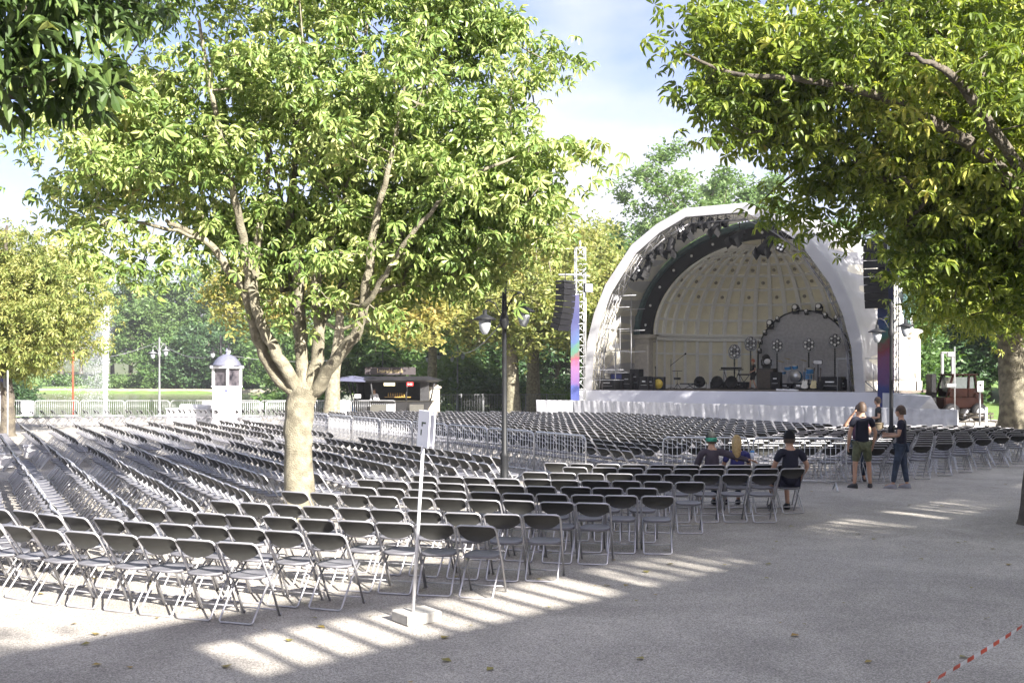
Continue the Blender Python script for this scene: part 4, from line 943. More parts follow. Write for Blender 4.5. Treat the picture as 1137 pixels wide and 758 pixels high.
# ------------------------------------------------------------------ white booth
D = 52.5; s = F / D; t = thing('white_booth', 'narrow white booth with windows and a grey domed roof by the lake', 'booth', (W(252, 0, D).x, D, 0), RAD(-28))
M_bw = mat('booth_white', (.58, .58, .60), rough=.6, var=.03)
b = MB(); b.box((0, 0, .95), (1.0, 1.0, 1.9), bev=.03); b.box((0, 0, .12), (1.08, 1.08, .24), bev=.02); b.box((0, 0, 1.92), (1.06, 1.06, .06), bev=.01); b.build('wall', M_bw, t)
b = MB(); [b.box((sx * .455, sy * .455, 2.38), (.09, .09, .9)) for sx in (-1, 1) for sy in (-1, 1)]; b.box((0, 0, 2.86), (1.16, 1.16, .14), bev=.03); b.build('window_frame', M_bw, t)
b = MB(); [b.box((0, 0, 2.38), (.80, .80, .88))]; b.build('glass', mat('booth_glass', (.015, .015, .02), rough=.1, scale=3, col2=(.10, .09, .10)), t)
b = MB(); b.lathe([(.74, 2.93), (.66, 3.0), (.58, 3.16), (.42, 3.34), (.2, 3.46), (.05, 3.5), (.05, 3.56), (.09, 3.62), (.05, 3.7), (.012, 3.78)], 8); b.build('roof', mat('zinc_roof', (.12, .125, .17), rough=.5, metal=.1, bump=.1), t)
b = MB(); b.box((.42, -.505, 1.72), (.1, .01, .12)); b.build('wall_plate', M_blue, t)
for i, (xa, xb, ya, yb, h, lab) in enumerate([(188, 233, 55, 54, .75, 'low white wall left of the white booth'), (266, 284, 53, 52, .35, 'low white step right of the white booth')]):
    a_, c_ = W(xa, 0, ya), W(xb, 0, yb); tt = thing('low_wall', lab, 'low wall', ((a_.x + c_.x) / 2, (ya + yb) / 2, 0), math.atan2(yb - ya, c_.x - a_.x))
    L = (c_ - a_).to_2d().length; b = MB(); b.box((0, 0, h / 2), (L, .5, h), bev=.03); b.build('wall', M_bw, tt); b = MB(); b.box((0, 0, h + .03), (L + .08, .6, .06), bev=.02); b.build('coping', M_bw, tt)
    if i == 0: b = MB(); b.box((.3, .1, h + .15), (L * .7, .35, .2), bev=.05); b.build('upper_step', M_bw, tt)
for i in range(4):
    x0, y0, x1, y1 = -15.2 + i * 2.0, 55.5 + i * 2.4, -13.3 + i * 2.0, 57.7 + i * 2.4
    tt = barrier(x0, y0, x1, y1, f'pale railing panel, {ORD[i]} behind the white booth towards the kiosk', 'railing panels behind the booth', 'pale_railing', RM)
# litter boxes in the aisle
for i, (px, py, lab) in enumerate([(35, 508, 'white box standing in the aisle at the left'), (6, 519, 'white box at the left edge of the seating')]):
    q = G(px, py); tt = thing('white_box', lab, 'box', q, .4); b = MB(); b.box((0, 0, .17), (.42, .36, .34), bev=.02); b.build('body', M_white, tt); b = MB(); b.box((0, 0, .355), (.45, .39, .04), bev=.01); b.build('lid', M_white, tt)
# ------------------------------------------------------------------ dark kiosk
D = 61; s = F / D; kx = W(432, 0, D).x; t = thing('dark_kiosk', 'dark octagonal drinks kiosk with a flat overhanging roof under the trees', 'kiosk', (kx, D + 2, 0), 0)
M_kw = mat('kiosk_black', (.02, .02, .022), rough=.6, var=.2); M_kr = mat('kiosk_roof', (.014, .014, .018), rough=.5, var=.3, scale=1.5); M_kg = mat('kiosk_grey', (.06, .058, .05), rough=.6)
def octa(r1, r2, z0, z1, sy=.8): return [(r1 * math.cos(a) * 1.0, r1 * sy * math.sin(a), z0) for a in [math.pi / 8 + i * math.pi / 4 for i in range(8)]] + [(r2 * math.cos(a), r2 * sy * math.sin(a), z1) for a in [math.pi / 8 + i * math.pi / 4 for i in range(8)]]
OF = [(i, (i + 1) % 8, 8 + (i + 1) % 8, 8 + i) for i in range(8)] + [tuple(range(8))[::-1], tuple(range(8, 16))]
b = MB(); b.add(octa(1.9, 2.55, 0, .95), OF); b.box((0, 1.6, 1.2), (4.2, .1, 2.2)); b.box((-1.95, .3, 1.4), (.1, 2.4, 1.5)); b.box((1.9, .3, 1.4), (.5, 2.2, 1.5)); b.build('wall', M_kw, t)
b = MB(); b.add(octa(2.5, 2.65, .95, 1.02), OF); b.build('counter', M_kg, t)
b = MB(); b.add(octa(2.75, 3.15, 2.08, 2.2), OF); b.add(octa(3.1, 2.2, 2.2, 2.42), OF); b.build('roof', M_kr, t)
b = MB(); [b.tube([(2.4 * math.cos(a), 1.92 * math.sin(a), .9), (2.7 * math.cos(a), 2.15 * math.sin(a), 2.12)], .05, 5) for a in [math.pi / 8 + i * math.pi / 4 for i in range(8)]]; b.build('roof_posts', M_kw, t)
b = MB(); b.box((.0, -1.4, 2.72), (2.9, .12, .44), bev=.01); b.tube([(-1.1, -1.4, 2.3), (-1.1, -1.4, 2.6)], .03, 5); b.tube([(1.1, -1.4, 2.3), (1.1, -1.4, 2.6)], .03, 5); sgn = b.build('roof_sign', mat('sign_dark', (.035, .028, .03), rough=.6), t)
b = MB(); rr = random.Random(8)
for k in range(11):       # worn pale lettering, too faded to read
    x = -.72 + k * .135; h = .26 if k in (0, 5, 10) else .18; b.box((x, -1.465, 2.70 + (h - .18) / 2), (.03, .012, h)); b.box((x + .045, -1.465, 2.70 - .05 + .08 * (k % 2)), (.06, .012, .03)); b.box((x + .075, -1.465, 2.69), (.025, .012, .16)) if k % 3 else None
b.build('lettering', mat('faded_gold', (.42, .34, .18), rough=.6), sgn)
b = MB(); b.box((1.22, -2.42, 1.98), (.36, .05, .22), bev=.01); rs = b.build('red_sign', mat('sign_red', (.55, .02, .02), rough=.5), t)
b = MB(); [b.box((1.12 + .065 * k, -2.449, 1.98 + .0), (.03, .008, .08 if k != 1 else .05)) for k in range(4)]; b.build('lettering', M_white, rs)
b = MB(); b.box((.05, -2.3, 1.97), (.62, .05, .17), bev=.01); b.build('cream_sign', mat('sign_cream', (.6, .56, .36), rough=.5), t)
b = MB(); b.box((-1.75, -2.1, 1.3), (.34, .04, .2)); b.build('price_board', M_white, t)
b = MB(); [b.lathe([(.04, 0), (.045, .1), (.02, .16), (.02, .22)], 7, c=(-.2 + .13 * k, -.6, 1.25)) for k in range(9)]; b.box((.35, -.6, 1.22), (1.5, .3, .04)); b.build('bottles', mat('bottle_amber', (.35, .22, .06), rough=.2), t)
for cx_, cy_, cw_ in ((-.6, -2.06, .9), (1.55, -1.9, .8)): b = MB(); b.box((cx_, cy_, .58), (cw_, .05, .5)); b.build('counter_panel', M_kg, t)
b = MB(); b.add([(-3.1, -1.9, 2.16), (-1.3, -2.5, 2.1), (-1.2, -1.2, 2.32), (-2.9, -.8, 2.36), (-2.1, -1.6, 2.46)], [(0, 1, 4), (1, 2, 4), (2, 3, 4), (3, 0, 4)]); b.build('awning', mat('awning_grey', (.08, .085, .14), rough=.8), t)
tt = thing('recycling_bin', 'blue bin with an orange side left of the dark kiosk', 'bin', G(388, 463), .3)
b = MB(); b.box((.1, 0, .45), (.75, .5, .9), bev=.05); b.build('body', mat('bin_blue', (.03, .16, .45), rough=.5), tt); b = MB(); b.box((.1, 0, .93), (.8, .55, .08), bev=.03); b.build('lid', mat('bin_lid', (.03, .2, .5), rough=.5), tt); b = MB(); b.box((-.4, 0, .4), (.22, .45, .8), bev=.03); b.build('side_panel', mat('bin_orange', (.55, .14, .02), rough=.5), tt)
tt = thing('stone_post', 'pale stone gate post right of the dark kiosk', 'post', G(481, 463) + Vector((.1, -.6, 0)))
b = MB(); b.box((0, 0, .85), (.62, .62, 1.7), bev=.03); b.build('shaft', M_stone, tt); b = MB(); b.box((0, 0, 1.76), (.8, .8, .14), bev=.04); b.lathe([(.3, 1.83), (.2, 1.95), (.05, 2.05)], 8); b.build('cap', M_stone, tt)
for i in range(6):
    x0 = W(488 + i * 24, 0, 66).x; tt = thing('wire_fence', f'wire fence bay under the trees, {ORD[i]} to the right of the stone post', 'fence', (x0, 66 + i * .3, 0), 0, 'wire fence bays right of the kiosk')
    b = MB(); b.tube([(0, 0, 0), (0, 0, 1.35)], .04, 5); b.tube([(0, 0, 1.3), (1.3, 0, 1.3)], .02, 4); b.tube([(0, 0, .1), (1.3, 0, .1)], .02, 4); b.build('frame', M_lgrey, tt)
    b = MB(); [b.tube([(.1 * k, 0, .1), (.1 * k, 0, 1.3)], .006, 3) for k in range(1, 13)]; b.build('wires', M_grey, tt)
# ------------------------------------------------------------------ fountain
rng = np.random.default_rng(11); fx, fy = W(117, 0, 124).x, 124.0
t = thing('fountain', 'tall white fountain jet with drifting spray rising from the lake', 'fountain', (fx, fy, -.55))
M_spray = mat('water_spray', (.85, .87, .9), rough=.4, var=.02, trans=.5)
n = 11000; h = rng.uniform(0, 1, n) ** 1.15; Hj = 11.0
P = np.stack([rng.normal(0, 1, n) * (.09 + .16 * h), rng.normal(0, 1, n) * (.09 + .16 * h), h * Hj], 1)
dq = (np.array([(-.5, 0, -.6), (.5, 0, -.6), (.5, 0, .6), (-.5, 0, .6)]), np.array([(0, 1, 2, 3)]))
place('jet', leaves('jet', P, .055, M_spray, dq, rng, tilt=1.2), t)
n = 9000; h = rng.uniform(0, 1, n); P = np.stack([-rng.gamma(1.6, 1.0, n) * (.5 + 1.0 * (1 - h)) * .9 + .3, rng.normal(0, .7, n), h * Hj * .93], 1)
place('spray', leaves('spray', P, .035, M_spray, dq, rng, tilt=1.2), t)
b = MB(); b.lathe([(.1, 0), (.5, .2), (1.0, 4), (1.5, 9), (1.2, 11), (.2, 11.8)], 16)
def mist_mat():
    m, nt, o = _nt('mist'); v = nt.nodes.new('ShaderNodeVolumePrincipled'); v.inputs['Density'].default_value = .09; v.inputs['Color'].default_value = (.95, .96, 1, 1); v.inputs['Anisotropy'].default_value = .3
    nt.links.new(v.outputs[0], o.inputs['Volume']); return m
b.v = [(x * 1.7 - 1.3, y, z) for x, y, z in b.v]
place('mist', b.mesh('mist', mist_mat()), t)
p = W(81, 0, 61.5); t = thing('red_pole', 'thin red pole standing at the lake railing beside the fountain', 'pole', (p.x, 61.5, 0)); b = MB(); b.lathe([(.055, 0), (.05, 4.0), (.02, 4.05)], 8); b.build('shaft', mat('red_paint', (.45, .06, .03), rough=.5), t); b = MB(); b.lathe([(.1, 0), (.1, .06), (.05, .1)], 8); b.build('foot', M_dark, t)
# ------------------------------------------------------------------ row sign
D = 10.55; s = F / D; q = Vector(((458.5 - CX) / s, D, 0)); t = thing('row_sign', 'white row sign on a leaning pole in a concrete foot, in front of the chairs', 'sign', q)
b = MB(); b.box((.03, .06, .055), (.38, .34, .11), rz=RAD(35), bev=.012); b.build('foot', mat('concrete', (.36, .35, .32), rough=.9, var=.1, scale=12, bump=.2), t)
b = MB(); b.tube([(0, 0, .1), (.1, 0, 1.74)], .017, 8); b.build('pole', mat('pole_zinc', (.6, .6, .62), rough=.4, metal=.3), t)
bx = Matrix.Translation((.105, 0, 1.89)) @ Matrix.Rotation(RAD(4), 4, 'Y') @ Matrix.Rotation(RAD(-60), 4, 'Z')
M_sg = mat('sign_board', (.62, .63, .68), rough=.4, var=.03)
b = MB(); b.box((.0, 0, 0), (.26, .012, .36), M=bx, bev=.004); b.box((.0, .055, 0), (.26, .012, .36), M=bx, bev=.004); b.box((.0, .028, -.15), (.15, .05, .02), M=bx); b.box((.0, .028, .15), (.15, .05, .02), M=bx); bd2 = b.build('boards', M_sg, t)
b = MB(); b.box((.012, -.009, .060), (.085, .004, .016), M=bx); b.box((-.024, -.009, .045), (.018, .004, .042), M=bx); b.box((-.036, -.009, -.035), (.017, .004, .056), M=bx); b.build('letter', mat('sign_green', (.03, .055, .03), rough=.5), bd2)
# ------------------------------------------------------------------ barrier tape
M_tr = mat('tape_red', (.6, .07, .02), rough=.4); M_tw = mat('tape_white', (.75, .75, .75), rough=.4)
A, B = Vector((1.47, 5.5, .52)), Vector((5.5, 10.15, .60)); t = thing('barrier_tape', 'red and white barrier tape stretched low across the gravel', 'tape', A)
n = 44; L = (B - A).length; d = (B - A).normalized(); side = Vector((-d.y, d.x, 0))
b = MB()
if True:
    for k in range(n):
        vs_ = []
        for j in range(5):
            tt_ = (k + j / 4) / n; p = (B - A) * tt_; p.z -= .10 * 4 * tt_ * (1 - tt_); tw = 1.0 + 2.5 * tt_ + .8 * math.sin(tt_ * 9)
            o_ = (side * math.cos(tw) + Vector((0, 0, 1)) * math.sin(tw)) * .011; o_ = o_ + Vector((0, 0, .004)); vs_ += [p - o_, p + o_]
        b.add(vs_, [(2 * j, 2 * j + 2, 2 * j + 3, 2 * j + 1) for j in range(4)], True)
    o = b.build('strip', M_tr, t); o.data.materials.append(M_tw)
    for i_, p_ in enumerate(o.data.polygons): p_.material_index = (i_ // 4) % 2
for nm, p in (('near', A), ('far', B)):
    tt = thing('tape_stake', f'steel stake holding the {nm} end of the barrier tape', 'stake', (p.x, p.y, 0)); b = MB(); b.tube([(0, 0, 0), (0, 0, p.z + .04)], .014, 6); b.build('rod', M_steel, tt); b = MB(); b.lathe([(.08, 0), (.08, .02), (.02, .03)], 8); b.build('foot', M_steel, tt)
# ------------------------------------------------------------------ info column at the left edge
p = G(2, 484); t = thing('info_column', 'white column with a pale notice box at the left edge, under the left tree', 'notice board', p, -.2)
b = MB(); b.lathe([(.2, 0), (.17, .1), (.15, 1.9)], 12); b.build('column', M_white, t); b = MB(); b.box((0, -.05, 2.2), (.6, .3, .5), bev=.02); b.build('box', M_lgrey, t); b = MB(); b.box((.05, -.21, 2.25), (.3, .01, .12)); b.build('notice', M_blue, t)
p = G(8.5, 492); t = thing('pole', 'thin grey pole right beside the notice column at the left edge', 'pole', p); b = MB(); b.lathe([(.03, 0), (.025, 2.6), (.01, 2.63)], 8); b.build('shaft', M_grey, t); b = MB(); b.lathe([(.09, 0), (.08, .03), (.03, .05)], 8); b.build('foot', M_grey, t)
# ------------------------------------------------------------------ far right: telehandler, signs, rail
D = 58; s = F / D; x = W(1062, 0, D).x; t = thing('telehandler', 'dark rusty-red forklift truck parked behind the fence at the right', 'forklift', (x, D, 0), RAD(12))
M_fr = mat('forklift_shade_red', (.010, .004, .003), rough=.8, spec=.05, var=.3, scale=2)  # red taken nearly black to stand in for shade on the truck
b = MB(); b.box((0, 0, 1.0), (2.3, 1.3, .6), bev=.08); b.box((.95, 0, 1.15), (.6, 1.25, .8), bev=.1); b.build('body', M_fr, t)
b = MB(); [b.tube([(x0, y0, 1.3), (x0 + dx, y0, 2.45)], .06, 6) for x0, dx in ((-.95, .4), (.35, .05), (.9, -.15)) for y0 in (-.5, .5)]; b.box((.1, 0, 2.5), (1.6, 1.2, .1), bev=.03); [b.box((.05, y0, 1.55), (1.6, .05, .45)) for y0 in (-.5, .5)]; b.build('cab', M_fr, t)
b = MB(); b.box((.1, 0, 2.0), (1.25, .95, .75)); b.build('cab_glass', mat('cab_glass', (.05, .06, .06), rough=.1), t)
b = MB(); [b.box((-.35 + k * .62, .75, 2.4), (.12, .1, 2.6)) for k in (0, 1)]; b.box((-.04, .75, 3.7), (.74, .1, .1)); b.build('mast', M_lgrey, t)
for x0 in (-.8, .85):
    for y0 in (-.7, .7): b = MB(); b.lathe([(.3, -.16), (.47, -.13), (.5, 0), (.47, .13), (.3, .16)], 18, M=Matrix.Translation((x0, y0, .5)) @ Matrix.Rotation(RAD(90), 4, 'X')); wl = b.build('wheel', M_black, t); b = MB(); b.lathe([(.24, -.17), (.26, 0), (.24, .17)], 14, M=Matrix.Translation((x0, y0, .5)) @ Matrix.Rotation(RAD(90), 4, 'X')); b.build('rim', M_grey, wl)
b = MB(); b.box((-1.9, -.6, 1.6), (.35, .5, 1.9), bev=.05); b.build('counterweight', M_black, t)
for px, py0, py1, D, lab, board in [(1060, 385, 445, 56, 'grey mast with small lamps behind the forklift', 0), (1088, 423, 478, 42, 'thin pole with a small white sign right of the forklift', 1), (1095, 452, 478, 41, 'short white post beside the small sign pole', 2)]:
    z1 = CH - (py0 - HY) * D / F; t = thing(['light_mast', 'sign_post', 'white_post'][board], lab, ['mast', 'sign', 'post'][board], (W(px, 0, D).x, D, 0))
    b = MB(); b.tube([(0, 0, 0), (0, 0, z1)], .035 if board < 2 else .05, 6); b.build('pole', M_lgrey if board < 2 else M_white, t)
    b = MB()
    if board == 0: b.box((-.2, 0, z1 - .4), (.4, .2, .25), bev=.03); b.box((-.2, 0, z1 - 2), (.5, .2, .2), bev=.03); b.build('lamp', M_lgrey, t)
    elif board == 1: b.box((0, -.04, z1 - .2), (.24, .02, .42)); b.build('board', M_white, t); b = MB(); b.box((0, -.055, z1 - .15), (.10, .006, .1)); b.build('mark', M_dark, t)
    else: b.lathe([(.1, 0), (.1, .03), (.04, .05)], 8); b.build('foot', M_grey, t)
for i in range(3):
    tt = thing('wooden_bench', f'dark slatted bench under the far right tree, {ORD[i]} from the left', 'bench', (17.6 + i * 1.5, 46.5 + i * .4, 0), .1, 'benches beside the far right tree')
    b = MB(); [b.box((0, y_, .45), (1.3, .09, .04), bev=.01) for y_ in (-.2, -.08, .04, .16)]; b.build('seat', M_barkd, tt); b = MB(); [b.box((0, .26, z_), (1.3, .03, .09), bev=.01) for z_ in (.62, .76)]; b.build('backrest', M_barkd, tt)
    for sx in (-1, 1): b = MB(); b.tube([(sx * .5, -.2, 0), (sx * .5, -.2, .42), (sx * .5, .2, .42), (sx * .5, .3, .85)], .02, 5); b.build('leg', M_dark, tt)
# ------------------------------------------------------------------ unseen slatted gallery, added behind the camera to cast stripes and shade
# line of light stripes on the gravel, measured in the photograph; the wall stands T metres towards the sun from it
T = 15.0; tanE = math.tan(RAD(EL)); ld = Vector((.70, .714, 0)).normalized(); sd = Vector((.60, -.80, 0))
q0 = Vector((-2.22, 9.38, 0)) + sd * T; zc = T * tanE; tg = thing('unseen_slatted_gallery', 'unseen slatted gallery added behind the camera to cast the light stripes', 'building', q0, math.atan2(ld.y, ld.x))
M_pl = mat('plaster', (.6, .57, .5), rough=.9, var=.05)
z0, z1 = zc - .40, zc + .42; Lw = 34
bays = [(-.35, 4.45), (4.85, 8.9), (9.5, 11.9), (13.0, 17.0), (18, 22)]
b = MB(); b.box((Lw / 2 - 1.6, 0, z0 / 2), (Lw + 1.4, .3, z0)); b.build('wall', M_pl, tg)
b = MB(); edges = [-2.3] + [e for bb in bays for e in bb] + [Lw - .9]
for i in range(0, len(edges), 2): b.box(((edges[i] + edges[i + 1]) / 2, 0, (z0 + z1) / 2), (edges[i + 1] - edges[i], .3, z1 - z0 + .02))
b.build('piers', M_pl, tg)
for a_, c_ in bays:
    b = MB(); n = max(3, int((c_ - a_) / .40))
    for k in range(1, n): b.box((a_ + (c_ - a_) * k / n, 0, (z0 + z1) / 2), (.11, .10, z1 - z0))
    b.build('slats', M_pl, tg)
b = MB(); b.box((.2, 0, z1 + .14), (5.0, .5, .30)); b.box((3.8, 0, z1 + .3), (2.3, .5, .62)); b.box((6.9, 0, z1 + .9), (4.2, .5, 1.8)); b.box((9 + (Lw - 9) / 2, 0, z1 + 1.2), (Lw - 9, .5, 2.4)); b.build('eaves', M_pl, tg)  # top raised towards the right to shade the ground beyond the stripes
# ------------------------------------------------------------------ leaf colours
def g(*c): return c
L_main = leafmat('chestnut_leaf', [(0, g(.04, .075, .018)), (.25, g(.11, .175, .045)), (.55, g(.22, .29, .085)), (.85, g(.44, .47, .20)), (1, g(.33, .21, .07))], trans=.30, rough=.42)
L_right = leafmat('olive_chestnut_leaf', [(0, g(.055, .095, .016)), (.4, g(.13, .18, .03)), (.72, g(.26, .30, .055)), (.92, g(.44, .42, .11)), (1, g(.24, .14, .045))], trans=.4, rough=.42)  # olive-green to yellow leaf mix
L_yel = leafmat('yellowing_leaf', [(0, g(.08, .12, .03)), (.35, g(.18, .22, .065)), (.75, g(.31, .31, .11)), (1, g(.36, .30, .12))], trans=.4)
L_org = leafmat('orange_leaf', [(0, g(.10, .13, .03)), (.4, g(.22, .23, .07)), (.8, g(.33, .28, .09)), (1, g(.32, .20, .06))], trans=.4)
L_grn = leafmat('green_leaf', [(0, g(.045, .09, .028)), (.5, g(.075, .14, .04)), (1, g(.13, .20, .06))], trans=.35)
L_dgr = leafmat('dark_green_leaf', [(0, g(.025, .06, .026)), (.5, g(.045, .09, .035)), (1, g(.075, .13, .045))], trans=.3)
L_nearshade = leafmat('shade_toned_bough_leaf', [(0, g(.02, .04, .01)), (.6, g(.045, .08, .02)), (.88, g(.10, .15, .04)), (1, g(.25, .28, .09))], trans=.22, rough=.5)  # leaf colour darkened to stand in for shade on the near bough
L_lgr = leafmat('light_green_leaf', [(0, g(.07, .13, .04)), (.5, g(.11, .18, .06)), (1, g(.17, .24, .09))], trans=.38)
PAL = palmate(6); PALs = palmate(5, full=False)
def chestnut(name, label, base, lines, els, nattr, per, size, lm, bark, seed, tip=.008, crad=.42, keep=None, extra=None, rmax=.09, minz=2.6, flare=.35, tpl=None, tilt=.75):
    rng = np.random.default_rng(seed); t = thing(name, label, 'tree', base); sk_ = Skel()
    idx = {}
    for nm, pts, rad, par in lines:
        pi = -1 if par is None else sk_.near(pts[0]); idx[nm] = sk_.line(pts, rad, pi, sub=5, wob=.012, rng=rng)
    A = in_ellipsoids(rng, els, nattr, .6, keep)
    if extra is not None: A = np.concatenate([A, np.array(extra, float)])
    sk_.attract(A, rng, seg=.45, minz=minz, wob=.10)
    place('trunk', sk_.mesh('trunk', bark, tip=tip, rmax=rmax, flare=flare, seed=seed), t)
    q = np.repeat(np.arange(len(A)), per); P = A[q] + rng.normal(0, 1, (len(q), 3)) * np.array([crad, crad, crad * .6])
    place('crown', leaves('crown', P, size, lm, tpl or PAL, rng, tilt=tilt), t)
    return t
# main tree; coordinates relative to the trunk foot, at depth MT.y, 1 m = 55 px in the photograph
sM = F / MT.y
def m_(px, py, dy=0.0): return ((px - 333) / sM * (1 + dy / MT.y) + 0 * dy, dy, CH - (py - HY) / sM)
lines = [('trunk', [(0, 0, -.1), m_(332, 500), m_(334, 455), m_(340, 430)], [.27, .215, .225, .22], None),
 ('a', [m_(338, 440), m_(308, 418, -.1), m_(290, 375, -.3), m_(281, 330, -.5), m_(262, 300, -.7), m_(241, 275, -.9), m_(200, 255, -1.1)], [0.138, 0.096, 0.089, 0.083, 0.062, 0.048, 0.028], 1),
 ('a2', [m_(283, 340, -.45), m_(285, 290, -.8), m_(278, 235, -1.1), m_(262, 150, -1.5), m_(245, 60, -1.6)], [0.076, 0.069, 0.055, 0.041, 0.021], 1),
 ('b', [m_(333, 436), m_(312, 395, -.35), m_(298, 360, -.5), m_(290, 325, -.6), m_(292, 270, -.4), m_(300, 200, -.2), m_(292, 90, .0)], [0.117, 0.089, 0.079, 0.076, 0.062, 0.041, 0.021], 1),
 ('c', [m_(338, 436), m_(334, 395, .1), m_(329, 340, .2), m_(330, 290, .1), m_(318, 240, .3), m_(322, 150, .4), m_(330, 40, .2), m_(335, -60, .1)], [0.124, 0.103, 0.093, 0.083, 0.069, 0.048, 0.031, 0.014], 1),
 ('c2', [m_(330, 380, .2), m_(318, 350, .8), m_(308, 300, 1.2), m_(290, 200, 1.8), m_(262, 90, 2.4)], [0.069, 0.062, 0.055, 0.034, 0.017], 1),
 ('d', [m_(344, 436), m_(352, 400, .0), m_(356, 350, -.1), m_(352, 318, -.1), m_(370, 260, .0), m_(392, 200, -.2), m_(405, 110, -.5), m_(420, 20, -.6)], [0.131, 0.103, 0.089, 0.083, 0.069, 0.048, 0.031, 0.014], 1),
 ('d2', [m_(356, 360, -.1), m_(374, 310, .6), m_(372, 240, 1.2), m_(360, 130, 1.8), m_(372, 20, 2.0)], [0.076, 0.069, 0.055, 0.034, 0.017], 1),
 ('e', [m_(348, 440), m_(372, 405, -.3), m_(402, 375, -.6), m_(415, 340, -.8), m_(425, 300, -1.0), m_(433, 255, -1.1), m_(455, 190, -1.3), m_(470, 100, -1.2)], [0.124, 0.096, 0.089, 0.079, 0.069, 0.055, 0.034, 0.017], 1),
 ('e2', [m_(412, 350, -.8), m_(440, 320, -1.2), m_(480, 275, -1.6), m_(540, 225, -1.8), m_(610, 195, -1.6), m_(665, 186, -1.4)], [0.048, 0.041, 0.034, 0.028, 0.017, 0.009], 1),
 ('e3', [m_(428, 285, -1.0), m_(470, 250, -.4), m_(530, 170, .0), m_(590, 110, .2)], [0.041, 0.034, 0.024, 0.012], 1),
 ('f', [m_(243, 276, -.9), m_(190, 262, -1.2), m_(140, 262, -1.5), m_(115, 275, -1.7)], [0.034, 0.028, 0.014, 0.007], 1)]
def el(px, py, rx, ry, dy=0, rd=None, w=1.0): c = m_(px, py, dy); return (c[0], dy, c[2], rx / sM, (rd or rx) / sM, ry / sM, w)
elsM = [el(330, 110, 225, 150, 0, 220, 5), el(170, 190, 130, 75, -1, 130, 1.6), el(120, 130, 110, 85, 0, 110, 1.0), el(480, 180, 130, 95, -.5, 120, 2), el(560, 110, 65, 85, 0, 80, .6), el(575, 225, 75, 42, -1.2, 60, .8), el(430, 255, 120, 55, .5, 110, 1.4), el(520, 265, 110, 42, -.5, 90, 1.1), el(330, 235, 110, 50, .8, 100, .8), el(440, 290, 120, 40, .2, 110, 1.3), el(280, 275, 60, 36, 1.2, 80, .5), el(520, 30, 85, 75, 0, 90, 1.0), el(330, -30, 270, 110, 0, 220, 2.2), el(240, 240, 60, 36, .8, 100, .3)]
def keepM(p):
    px = 333 + p[0] * sM; py = HY - (p[2] - CH) * sM
    if py > 330 - abs(px - 400) * .12 : return False
    if px > 690 or (px > 620 and py < 130): return False
    if py < 150 and px > 590 + py * .2: return False
    if 120 < px < 250 and py > 262: return False
    return True
ex = [m_(x, y, d) for x, y, d in [(668, 190, -1.3), (650, 187, -1.4), (630, 196, -1.5), (612, 186, -1.6), (640, 232, -1.3), (622, 240, -1), (118, 300, -1.6), (112, 285, -1.6), (130, 290, -1.7), (178, 300, -1.2), (185, 285, -1.2), (172, 312, -1.2), (145, 270, -1.5), (210, 290, -1), (625, 65, .2), (600, 60, .3), (262, 312, .8), (300, 318, 1.0), (345, 325, .9), (322, 340, -.8), (375, 335, -.9), (400, 318, .5), (430, 335, .2), (455, 318, -.5), (480, 305, 0), (500, 325, -.6), (535, 300, 0), (395, 290, -1.2), (350, 300, -1.3), (310, 292, -1.2), (240, 300, .3), (440, 355, -1.0), (150, 250, -1), (95, 250, -.5), (70, 235, .3), (60, 215, 0)]]
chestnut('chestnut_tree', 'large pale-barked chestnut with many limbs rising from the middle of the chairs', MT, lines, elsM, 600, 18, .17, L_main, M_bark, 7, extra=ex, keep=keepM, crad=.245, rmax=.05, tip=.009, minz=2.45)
# far right near tree: trunk leans out of the picture, crown fills the top right
RT = Vector((8.55, 17.5, 0)); sR = F / RT.y
def r_(px, py, dy=0.0): return ((px - CX) / F * (RT.y + dy) - RT.x, dy, CH - (py - HY) * (RT.y + dy) / F)
linesR = [('t', [(0, 0, -.1), (.05, 0, 1.2), (.3, 0, 2.6), (.6, .1, 4.0), (.5, .2, 6.0), (.2, .1, 8.5), (0, 0, 11)], [.27, .25, .25, .24, .19, .12, .05], None),
 ('a', [(.55, .1, 4.1), r_(1110, 190, -.4), r_(1060, 150, -.8), r_(985, 110, -1), r_(900, 90, -1.2), r_(810, 80, -1), r_(760, 60, -1)], [.14, .12, .1, .07, .05, .03, .015], 1),
 ('b', [(.5, .1, 3.9), r_(1100, 240, .5), r_(1040, 215, 1.4), r_(960, 200, 2.2), r_(890, 190, 2.5), r_(845, 225, 2.4)], [.12, .1, .08, .05, .03, .012], 1),
 ('c', [(.5, .2, 6), r_(1060, 60, -.4), r_(1000, 10, -.5), r_(900, -10, -.3)], [.11, .09, .06, .03], 1),
 ('d', [(.55, .1, 4.6), r_(1085, 120, -1.6), r_(1050, 80, -2.4), r_(1010, 60, -3)], [.1, .08, .05, .02], 1)]
def elr(px, py, rx, ry, dy=0, rd=None, w=1.0): c = r_(px, py, dy); k = (RT.y + dy) / F; return (c[0], dy, c[2], rx * k, (rd or rx) * k, ry * k, w)
elsR = [elr(1050, 60, 220, 140, 0, 190, 4), elr(850, 90, 100, 85, 0, 90, 1.3), elr(1000, 210, 130, 75, 1, 120, 1.8), elr(1120, 250, 90, 95, 1, 110, 1.6), elr(1000, 280, 110, 60, 1.2, 100, 1.3), elr(900, 215, 60, 45, 1.6, 60, .5), elr(1200, 130, 140, 170, 0, 170, 1.4), elr(790, 50, 50, 60, 0, 60, .35)]
